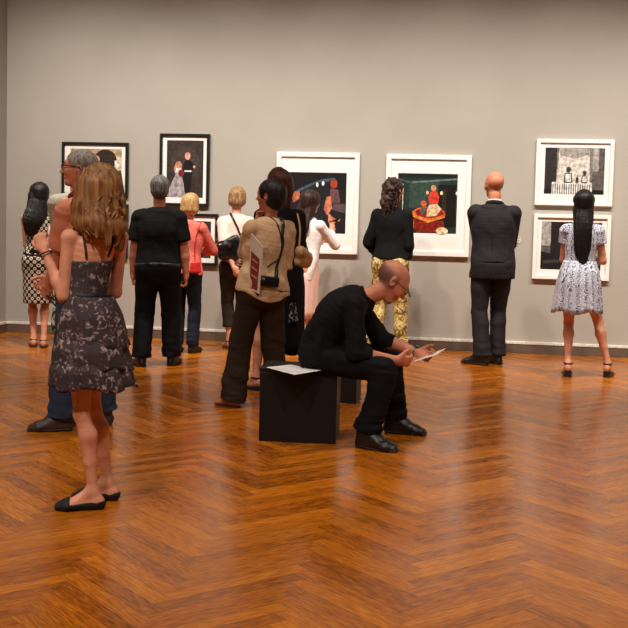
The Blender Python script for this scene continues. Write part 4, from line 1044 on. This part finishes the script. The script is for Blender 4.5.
link('buckle', box_mesh('buckle', bagpt(228, 247, -.236), bagpt(231, 243, -.228)), plain('metal_buckle', (190, 184, 176), .25, 1), bag)

# --- person in the tan shirt with a camera and a booklet
def tan_person():
    S = Spot(259, 410); H = S.H(270, 181)
    a = S.g(233, 407); c = (S.g(277, 406))
    HL = S.q(258, 222, .12)
    b = Body(H=H, sex='f', yaw=32, hips=24, girth=1.04, head=(30, 2), spine=[tuple(v * H / 1.75 for v in p) for p in ((.0, 0, .93), (.03, 0, 1.2), (.06, 0, 1.455))],
             hands=dict(L=HL, R=S.q(249, 268, .07)), poles=dict(L=V(-.35, -.25, -1), R=V(.5, .1, -.9)),
             hand_dir=dict(L=((.1, .25, .9), (.6, -.5, 0)), R=((-.8, -.3, .25), (0, -1, .2))), curl=(1.1, .8), feet=dict(L=(a, 46, .08), R=(c, 20, .08)), hip=.9, limb=1.08)
    root = visitor(S, 'person with short black hair in a tan shirt, one hand at the chin', SK3, NEAR, b, .0)
    t = top(b, root, cloth('shirt_tan', (202, 168, 130), var=.05), NEAR, 'shirt', .030, .018, .98, -.05, .016, 24, .0075, hemcurve=.055, el=.008)
    trousers(b, root, cloth('trousers_dark_olive', (46, 37, 29)), NEAR, 'flared_trousers', .004, .090, .080, .084, 1.10, .04, 25, .006, 1.35)
    for q in 'LR': shoe(b, q, root, plain('sandal_brown', (64, 34, 28), .5), NEAR, 'sandal', .0, 'sandal')
    hair_obj(b, root, hair_cap(b, .018), hair_mat('hair_black', (14, 11, 12), (34, 27, 27), .35), .005, 26, .003, .005)
    return b, S, t
tb, tS, ttop = tan_person()
camr = thing('camera', 'compact black camera on neck straps at the hip of the tan-shirted person', 'camera', tS.o, tS.a)
def tp_(px, py, y): return V(*tS.q(px, py, y))
CB = plain('camera_black', (15, 15, 17), .35)
cc = tp_(268, 281, -.13)
o = link('camera_case', box_mesh('camera_case', (-.075, -.03, -.035), (.075, .03, .035), .008), CB, camr); o.location = cc + V(0, -.02, 0); o.rotation_euler = (0, R_(6), R_(12))
o2 = link('lens', tube_mesh('lens', [(-.04, -.03, 0), (-.04, -.05, 0)], .024, 16), CB, o)
tt = snap(strap_path([cc + V(.06, .01, .03), tp_(283, 252, -.09), tp_(287, 232, -.10), tp_(287, 216, -.06), tp_(283, 210, .04)], 30), [ttop], .004)
link('neck_strap', tube_mesh('neck_strap', tt, .009, 6, False, 1.7), CB, camr)
tt = snap(strap_path([cc + V(-.06, .01, .03), tp_(268, 265, -.1), tp_(284, 256, -.10), tp_(283, 235, -.10), tp_(270, 212, -.06), tp_(268, 209, .04)], 34), [ttop], .004)
link('thin_strap', tube_mesh('thin_strap', tt[6:], .0045, 6), CB, camr)
bk = thing('booklet', 'tall dark-red and white booklet held by the person in the tan shirt', 'booklet', tS.o, tS.a)
A = [tp_(251, 233, -.17), tp_(263, 247, -.24), tp_(259, 294, -.20), tp_(248, 288, -.13)]
A = [V(*p) for p in A]
def slab(name, A, th, mat, par):
    n = unit(np.cross(A[1] - A[0], A[3] - A[0])); vs = [tuple(p) for p in A] + [tuple(p + n * th) for p in A]
    return link(name, mesh_py(name, vs, [(3, 2, 1, 0), (4, 5, 6, 7), (0, 1, 5, 4), (1, 2, 6, 5), (2, 3, 7, 6), (3, 0, 4, 7)]), mat, par)
pg = slab('pages', A, .006, plain('paper_cream', (206, 190, 176), .7, 0, .03), bk)
def bl(u, v): return A[0] * (1 - u) * (1 - v) + A[1] * u * (1 - v) + A[2] * u * v + A[3] * (1 - u) * v
nrm = unit(np.cross(A[1] - A[0], A[3] - A[0])) * (-1 if np.cross(A[1] - A[0], A[3] - A[0])[1] > 0 else 1)
pan = [bl(.12, .30), bl(.82, .30), bl(.82, .96), bl(.12, .96)]
slab('cover_panel', [p + nrm * (.0015 if nrm @ unit(np.cross(A[1] - A[0], A[3] - A[0])) < 0 else .008) for p in pan], .0015, plain('cover_dark_red', (122, 44, 38), .5), bk)
for i in range(3):
    v = .40 + i * .15; q = [bl(.24, v), bl(.70, v), bl(.70, v + .035), bl(.24, v + .035)]
    slab('cover_line', [p + nrm * (.0035 if nrm @ unit(np.cross(A[1] - A[0], A[3] - A[0])) < 0 else .010) for p in q], .0012, plain('cover_line_pale', (196, 130, 116), .6), bk)

# --- woman in black with reddish-brown hair, behind the person in tan
def black_woman():
    S = Spot(272, 390); H = S.H(279, 171)
    a = S.g(256, 390); c = S.g(276, 388)
    b = Body(H=H, yaw=14, girth=1.02, head=(10, 0), spine=[tuple(v * H / 1.75 for v in p) for p in ((.05, 0, .93), (.045, 0, 1.2), (.03, 0, 1.46))], feet=dict(L=(a, 40, .10), R=(c, 10, .10)), hands=dict(R=(.13, .20, .98), L=(-.05, .3, 1.05)), poles=dict(R=V(.1, -.4, -1)), hip=.88)
    root = visitor(S, 'woman with reddish-brown hair in black, mostly hidden behind the person in the tan shirt', SK, FAR, b, .02)
    t = top(b, root, BLK, FAR, 'jacket', .016, .008, 1.7, -.12, .01, 27, .006)
    c0 = b.spt(-.08)[0]; zz = S.q(280, 352)[2]
    skirt(root, BLK, [(c0[0], c0[1], c0[2] + .12, .165, .15, .0), (c0[0], c0[1], c0[2] - .05, .185, .165, .02), (c0[0] + .02, c0[1], zz, .165, .15, .05)], 'long_skirt', 9, 3)
    for q in 'LR': shoe(b, q, root, plain('suede_black', (16, 15, 17), .75), FAR, 'wedge', .02, 'sandal')
    P = hair_cap(b, .026) + [b.hell((0, -.05, -.04), (.088, .07, .07), .03), b.hseg((.03, -.06, -.05), (.04, -.07, -.16), .06, .04, .03)]
    hair_obj(b, root, P, hair_mat('hair_auburn', (40, 20, 15), (96, 52, 38), .35), .006, 28, .003, .007)
    return b, S, t
kb, kS, ktop = black_woman()
def kp(px, py, y): return V(*kS.q(px, py, y))
hb = thing('handbag', 'soft tan handbag under the arm of the woman in black', 'bag', kS.o, kS.a)
TL = plain('leather_tan', (188, 148, 100), .45, 0, .15, 16, .2)
link('bag_body', field_mesh('bag_body', [Seg(kp(300, 252, -.08), kp(308, 257, .05), (.05, .045), (.045, .045), (0, 0, 1), .8, .03), Seg(kp(297, 262, -.06), kp(306, 263, .06), (.045, .045), (.04, .045), (0, 0, 1), .8, .03)], .007, folds(29, .006, 45)), TL, hb)
link('strap', tube_mesh('strap', strap_path([kp(299, 248, -.08), kp(300, 228, -.06), kp(297, 212, .0), kp(302, 230, .07), kp(308, 252, .07)], 26), .008, 6), TL, hb)
pn = thing('patterned_pouch', 'black and white patterned pouch hanging below the tan handbag', 'bag', kS.o, kS.a)
FB = floral('fabric_black_white', [(0, (18, 18, 20)), (.52, (24, 24, 26)), (.57, (190, 186, 180)), (.66, (60, 60, 60)), (.7, (30, 30, 34))], 26, 1.0)
link('pouch_body', field_mesh('pouch_body', [Seg(kp(291, 304, -.12), kp(291, 322, -.12), (.045, .03), (.055, .035), (1, 0, 0), .6, .02)], .006, folds(30, .004, 60)), FB, pn)
link('loop', tube_mesh('loop', strap_path([kp(289, 302, -.12), kp(293, 280, -.10), kp(296, 262, -.05), kp(297, 282, -.10), kp(293, 302, -.12)], 22), .004, 6), plain('strap_dark', (34, 26, 28), .8), pn)

# --- woman in white by the car picture
def white_woman():
    S = Spot(306, 352); H = S.H(307, 192)
    b = Body(H=H, yaw=-38, girth=.94, hips=-50, head=(-6, -2), spine=[tuple(v * H / 1.75 for v in p) for p in ((-.04, 0, .93), (.03, 0, 1.2), (.0, 0, 1.46))], hands=dict(R=S.q(331, 232, .22), L=S.q(322, 240, .30)), poles=dict(R=V(.6, -.4, -1), L=V(0, 0, -1)),
             hand_dir=dict(R=((.2, .3, .9), (-.4, .8, 0))), feet=dict(L=(S.g(312, 352), -60, .075), R=(S.g(290, 350), -60, .10)), limb=.95, hip=.9)
    root = visitor(S, 'slim woman with long dark hair in a white long-sleeved top and pale skirt', SK4, FAR, b)
    t = top(b, root, cloth('knit_white', (240, 232, 232), var=.02), FAR, 'top', .014, .012, 1.95, -.22, .004, 33, .004)
    c0 = b.spt(-.1)[0]; zz = S.q(305, 318)[2]
    skirt(root, cloth('skirt_blush', (236, 196, 184), var=.03), [(c0[0], c0[1], c0[2] + .10, .155, .135, .0), (c0[0] - .01, c0[1], c0[2] - .04, .172, .15, .01), (c0[0] - .035, c0[1], zz, .18, .155, .03)], 'skirt', 8, 5)
    for q in 'LR': shoe(b, q, root, plain('suede_black', (16, 15, 17), .75), FAR, 'flat')
    P = hair_cap(b, .026) + loft([(b.hp(0, -.022, .045), .096 * b.k, .088 * b.k), (b.hp(-.015, -.045, -.06), .114 * b.k, .074 * b.k), (b.bk(.84, -.04, .024), .120 * b.k, .050 * b.k), (b.bk(.60, -.04, .02), .070 * b.k, .024 * b.k)], b.hr) + loft([(b.hp(-.06, .0, .0), .03, .035), (b.hp(-.085, .0, -.09), .032, .03), (b.hp(-.10, .0, -.18), .018, .018)], b.hr)
    hair_obj(b, root, P, hair_mat('hair_dark_brown_gloss', (24, 15, 13), (62, 38, 31), .3), .006, 34, .003, .005)
    return b, S
wb, wS = white_woman()
# --- woman with the curly ponytail and yellow patterned trousers
def curly_woman():
    S = Spot(388, 354.5); H = S.H(390, 179)
    b = Body(H=H, yaw=-16, girth=.97, head=(-22, 0), hands=dict(R=S.q(405, 270, .02), L=(-.10, .26, .98)), poles=dict(R=V(.5, -1, 0), L=V(-.9, -.6, -.4)),
             feet=dict(L=(S.g(374, 354.5), 0), R=(S.g(400, 354), -22)), curl=(.6, .9), hip=.95)
    root = visitor(S, 'woman with long curly dark hair, black top and yellow patterned trousers', SK3, FAR, b)
    t = top(b, root, BLK, FAR, 'top', .024, .014, 1.95, .05, .008, 36, .006, el=.008)
    YP = floral('fabric_yellow_pattern', [(0, (70, 56, 34)), (.40, (112, 90, 50)), (.50, (190, 162, 92)), (.58, (226, 212, 160)), (.65, (186, 158, 84)), (.72, (84, 70, 46))], 11, 1.6)
    trousers(b, root, YP, FAR, 'patterned_trousers', .010, .104, .078, .07, .98, .08, 37, .006)
    for q in 'LR': shoe(b, q, root, plain('leather_black', (20, 18, 18), .4), FAR, 'flat')
    kk = b.k; P = hair_cap(b, .015)
    P += [Seg(b.hp(-.01, -.07, .01), b.hp(-.015, -.10, -.12), .062 * kk, .058 * kk, None, 1, .03), Seg(b.hp(-.015, -.10, -.12), b.hp(-.02, -.105, -.27), .058 * kk, .030 * kk, None, 1, .03), b.hseg((-.05, -.05, -.04), (-.055, -.07, -.20), .045, .03, .03)]
    f1 = noise_fn(38, 90, (1, 1, 1)); f2 = noise_fn(39, 170, (1, 1, .8))
    HM = hair_mat('hair_curly_dark', (22, 14, 12), (66, 40, 34), .35, 20)
    link('hair', field_mesh('hair', P, .006, lambda Q: .011 * f1(Q) + .005 * f2(Q)), HM, root)
    rg = random.Random(8)
    for i in range(26):
        a = rg.uniform(-1.5, 1.5); q0 = b.hp(math.sin(a) * .085, -.03 - math.cos(a) * .07, rg.uniform(-.06, .05)); L = rg.uniform(.14, .26) * kk; pts = []
        for j in range(22):
            t_ = j / 21; w = 6.28 * 3.2 * t_ + i; p = q0 + V(0, -.012, 0) + V(0, 0, -L * t_) + b.hr * (.013 * math.cos(w) - q0[0] * 0 - .02 * t_ * math.sin(a)) + b.hf * (.013 * math.sin(w) - .03 * t_)
            pts.append(p)
        link('curl', tube_mesh('curl', pts, [.0065 * (1 - .6 * (j / 21)) for j in range(22)], 5), HM, root)
    return b, S
ub, uS = curly_woman()
cd = thing('cord', 'thin dark cord with a weighted tip dangling from the hand of the curly-haired woman', 'cord', uS.o, uS.a)
hw = ub.Wr['R'] + ub.hd['R'][0] * .08
link('cord_line', tube_mesh('cord_line', strap_path([hw, V(*uS.q(407, 281, .01)), V(*uS.q(409, 294, .0))], 14), .0045, 6), plain('cord_dark', (48, 42, 38), .7), cd)
link('tip', field_mesh('tip', [Seg(uS.q(409, 292, 0), uS.q(410, 296, 0), .008, .011)], .003), plain('cord_tip', (60, 54, 48), .5), cd)

# --- bald man in the dark suit
def suit_man():
    S = Spot(489, 364); H = S.H(492, 173)
    a, c = S.g(482, 365), S.g(497, 364)
    b = Body(H=H, sex='m', yaw=0, hips=6, shoulders=-2, girth=1.03, head=(30, -2), head_s=1.04, hands=dict(L=(.10, .25, 1.16), R=(-.06, .27, 1.13)), poles=dict(L=V(-.8, -.25, -.9), R=V(.8, -.25, -.9)), feet=dict(L=(a, 58), R=(c, 20)), neck_fwd=.1)
    def tone(cl, hx, hy, hz, P):
        r = P - b.N1
        m_ = (hz < .022) & (hz > -.06) & (hy < .02) & (np.abs(hx) < .085) & (hy > -.2); cl[m_, :3] *= (.80, .76, .74)
    root = visitor(S, 'bald man in a dark suit with arms folded, facing the wall', SK2, FAR, b, 0, tone)
    SM = cloth('suit_charcoal', (36, 33, 37), .8)
    t = top(b, root, SM, FAR, 'jacket', .022, .012, 1.95, -.26, .010, 41, .004, el=.008)
    trousers(b, root, SM, FAR, 'suit_trousers', .010, .086, .068, .074, 1.02, .05, 42, .004)
    cp = b.N0 + (b.N1 - b.N0) * .30
    link('shirt_collar', tube_mesh('shirt_collar', [cp + b.sd_s * math.cos(x) * .064 * b.k + b.fw_s * math.sin(x) * .062 * b.k + V(0, 0, .018 - .012 * math.sin(x)) for x in [2 * math.pi * i / 28 for i in range(28)]], .015, 8, True, .45), plain('collar_white', (226, 222, 224), .7), root)
    link('lapel_collar', tube_mesh('lapel_collar', [cp + b.sd_s * math.cos(x) * .076 * b.k + b.fw_s * math.sin(x) * .072 * b.k + V(0, 0, -.004 - .022 * math.sin(x)) for x in [2 * math.pi * i / 28 for i in range(28)]], .019, 8, True, .5), SM, root)
    pb = b.spt(.05)[0] - b.fw_s * .2
    seam = [b.spt(t_)[0] - b.fw_s * .25 for t_ in [(-.2 + i * .11) for i in range(10)]]
    link('back_seam', tube_mesh('back_seam', snap(seam, [t], .0005), .0022, 5), plain('seam_dark', (16, 15, 19), .9), root)
    for q in 'LR': shoe(b, q, root, plain('leather_black', (20, 18, 18), .4), FAR)
suit_man()

# --- woman with long straight black hair in the blue and white dress
def paisley_woman():
    S = Spot(577, 376); H = S.H(577, 191.5)
    a, c = S.g(567.5, 376.5), S.g(607, 377)
    b = Body(H=H, yaw=4, head=(2, 2), hands=dict(L=(-.05, .28, 1.05), R=(.09, .27, 1.04)), poles=dict(L=V(-.5, -.6, -.9), R=V(.5, -.6, -.9)), feet=dict(L=(a, 2, .125), R=(c, -10, .125)), hip=.86, spine=[tuple(v * H / 1.75 for v in p) for p in ((-.02, 0, .93), (-.015, 0, 1.2), (-.005, 0, 1.46))], limb=1.0)
    root = visitor(S, 'woman with long straight black hair in a short blue and white dress', SK, .0075, b, .045)
    k = b.k; PM = paisley('fabric_blue_white_paisley')
    t = top(b, root, PM, .0075, 'bodice', .012, .004, .42, .18, .018, 44, .003, el=.008)
    zt, zb_ = S.q(575, 264)[2], S.q(575, 312)[2]; cw = b.spt((zt / k - .93) / .53)[0]; c0 = b.spt(0)[0]
    skirt(root, PM, [(cw[0], cw[1], zt + .03, .140 * k + .006, .112 * k, .0), (cw[0], cw[1] - .01, zt - .06, .172, .150, .006), (c0[0], c0[1] - .01, c0[2] - .03, .190, .172, .02), (c0[0] - .005, c0[1], zb_, .215, .19, .05)], 'skirt', 13, 7, .004)
    for q in 'LR': shoe(b, q, root, plain('wedge_black', (20, 17, 17), .5), FAR, 'wedge', .045, 'wedge_sandal')
    P = hair_cap(b, .018) + loft([(b.hp(0, -.022, .045), .086 * k, .088 * k), (b.hp(0, -.045, -.04), .094 * k, .068 * k), (b.bk(.88, 0, .018), .090 * k, .042 * k), (b.bk(.52, .01, .018), .078 * k, .028 * k), (b.bk(.34, .015, .022), .052 * k, .020 * k), (b.bk(.24, .02, .026), .016 * k, .012 * k)], b.hr)
    hair_obj(b, root, P, hair_mat('hair_black_gloss', (12, 9, 11), (26, 20, 22), .25), .006, 45, .003, .002)
paisley_woman()
# --- the seated man
def seated_man():
    S = Spot(318, 440)
    q = S.q
    b = Body(H=1.74, sex='m', yaw=-98, hips=-104, shoulders=-92, girth=1.02, head=(8, -42), neck_fwd=1.4,
             spine=[(.03, .02, .545), (-.02, .02, .77), (.275, .0, .90)],
             hands=dict(L=q(417, 352, .02), R=q(396, 360, -.16)), poles=dict(L=V(-.4, .3, -1), R=V(-.5, -.35, -1)),
             hand_dir=dict(R=((.85, .25, -.12), (.2, .9, .35)), L=((.75, -.35, -.25), (-.1, -.8, .5))), curl=(.75, .75), limb=.96,
             feet=dict(R=(S.g(366, 448), -118, .095), L=(S.g(394, 433), -104, .095)), knee_pole=dict(L=V(.3, 0, 1), R=V(.3, -.1, 1)), head_s=1.10)
    def tone(c, hx, hy, hz, P):
        sg = lambda x, w: 1 / (1 + np.exp(-np.clip(x / w, -30, 30)))
        m_ = sg(.052 - .15 * (hy + .1) - hz, .006) * sg(.015 - hy, .006) * sg(hz + .045, .006) * (1 - ((np.abs(hx) > .078) & (hy > -.03) & (hz < .035)))
        c[:, :3] = c[:, :3] * (1 - m_[:, None] * np.array([.70, .64, .56]))
    root = visitor(S, 'balding man in black with glasses, seated on the nearer bench over a leaflet', SK2, .0055, b, 0, tone)
    top(b, root, BLK, .0055, 'shirt', .016, .006, 1.22, -.10, .006, 51, .008, el=.008)
    trousers(b, root, BLKT, .0055, 'trousers', .010, .092, .074, .070, .98, .16, 52, .007)
    for s_ in 'LR': shoe(b, s_, root, plain('leather_black', (20, 18, 18), .4), .0055)
    glasses(b, root, (60, 50, 46), .0016)
    link('collar', tube_mesh('collar', [b.N0 + unit(b.N1 - b.N0) * .02 + b.sd_s * math.cos(a) * .068 * b.k + np.cross(unit(b.N1 - b.N0), b.sd_s) * math.sin(a) * .066 * b.k for a in [2 * math.pi * i / 28 for i in range(28)]], .013, 8, True, .7), BLK, root)
    w = b.Wr['L'] - unit(b.Wr['L'] - b.E['L']) * .012; ax = unit(b.Wr['L'] - b.E['L']); s1 = unit(np.cross(ax, V(0, 0, 1))); s2 = np.cross(ax, s1)
    return b, S, w, ax, s1, s2
mb, mS, ww, ax_, s1_, s2_ = seated_man()
wt = thing('wristwatch', 'silver wristwatch on the far wrist of the seated man', 'watch', mS.o, mS.a)
link('watch_band', tube_mesh('watch_band', [ww + s1_ * math.cos(a) * .030 + s2_ * math.sin(a) * .030 for a in [2 * math.pi * i / 24 for i in range(24)]], .007, 6, True, .5), plain('steel', (170, 166, 160), .3, 1), wt)
fp = ww + s2_ * .031 * (1 if s2_[2] > 0 else -1)
link('watch_face', tube_mesh('watch_face', [fp, fp + s2_ * .006 * (1 if s2_[2] > 0 else -1)], .018, 20), plain('watch_dial', (60, 58, 58), .2), wt)
def mp(px, py, y): return V(*mS.q(px, py, y))
lf = thing('leaflet', 'thin pale leaflet held open in both hands of the seated man', 'leaflet', mS.o, mS.a)
slab('sheet', [mp(399, 366, -.14), mp(412, 361, .04), mp(446, 348, .03), mp(436, 355, -.14)], .0015, plain('paper_white', (226, 214, 204), .7, 0, .03), lf)

# --- leaflet on the bench
def on_bench(px, py):
    d = ray(px, py); z = .4615; return CP + d * ((z - CAM_H) / d.z)
pp = [on_bench(*p) for p in ((266.5, 367.2), (291, 364.6), (321, 370.2), (294.5, 374.5))]
pc_ = sum(pp, Vector()) / 4
t = thing('bench_leaflet', 'white open leaflet lying on top of the nearer cube bench', 'leaflet', pc_)
inn = [pc_ + (p - pc_) * .78 for p in pp]
slab('sheet', [V(*(p - pc_)) for p in pp], .0025, plain('paper_bright', (238, 234, 232), .6, 0, .02), t)
slab('printed_area', [V(*(p - pc_)) + V(0, 0, .0) for p in [Vector((v.x, v.y, v.z + (.0026)))for v in inn]], .0006, plain('paper_print', (214, 210, 214), .6, 0, .04), t)

# --- patterned bag hanging at the orange-shirted man's side
pb = thing('patterned_bag', 'cloth bag with green, white and black pattern beside the orange-shirted man\'s jeans', 'bag', gS.o, gS.a)
def gp(px, py, y): return V(*gS.q(px, py, y))
GF = floral('fabric_green_white', [(0, (24, 26, 20)), (.44, (36, 34, 28)), (.50, (120, 124, 56)), (.58, (214, 208, 190)), (.66, (40, 38, 34)), (.72, (150, 100, 70))], 17, 1.2)
link('bag_body', field_mesh('bag_body', [Seg(gp(60, 309, -.02), gp(62, 330, -.02), (.052, .04), (.066, .05), (1, 0, 0), .5, .02)], .007, folds(60, .006, 50)), GF, pb)
hL = gb.Wr['L'] + gb.hd['L'][0] * .05
link('handle', tube_mesh('handle', strap_path([gp(56, 306, -.02), hL + V(.0, -.01, -.02), gp(65, 306, -.02)], 18), .006, 6), plain('strap_dark', (34, 26, 28), .8), pb)
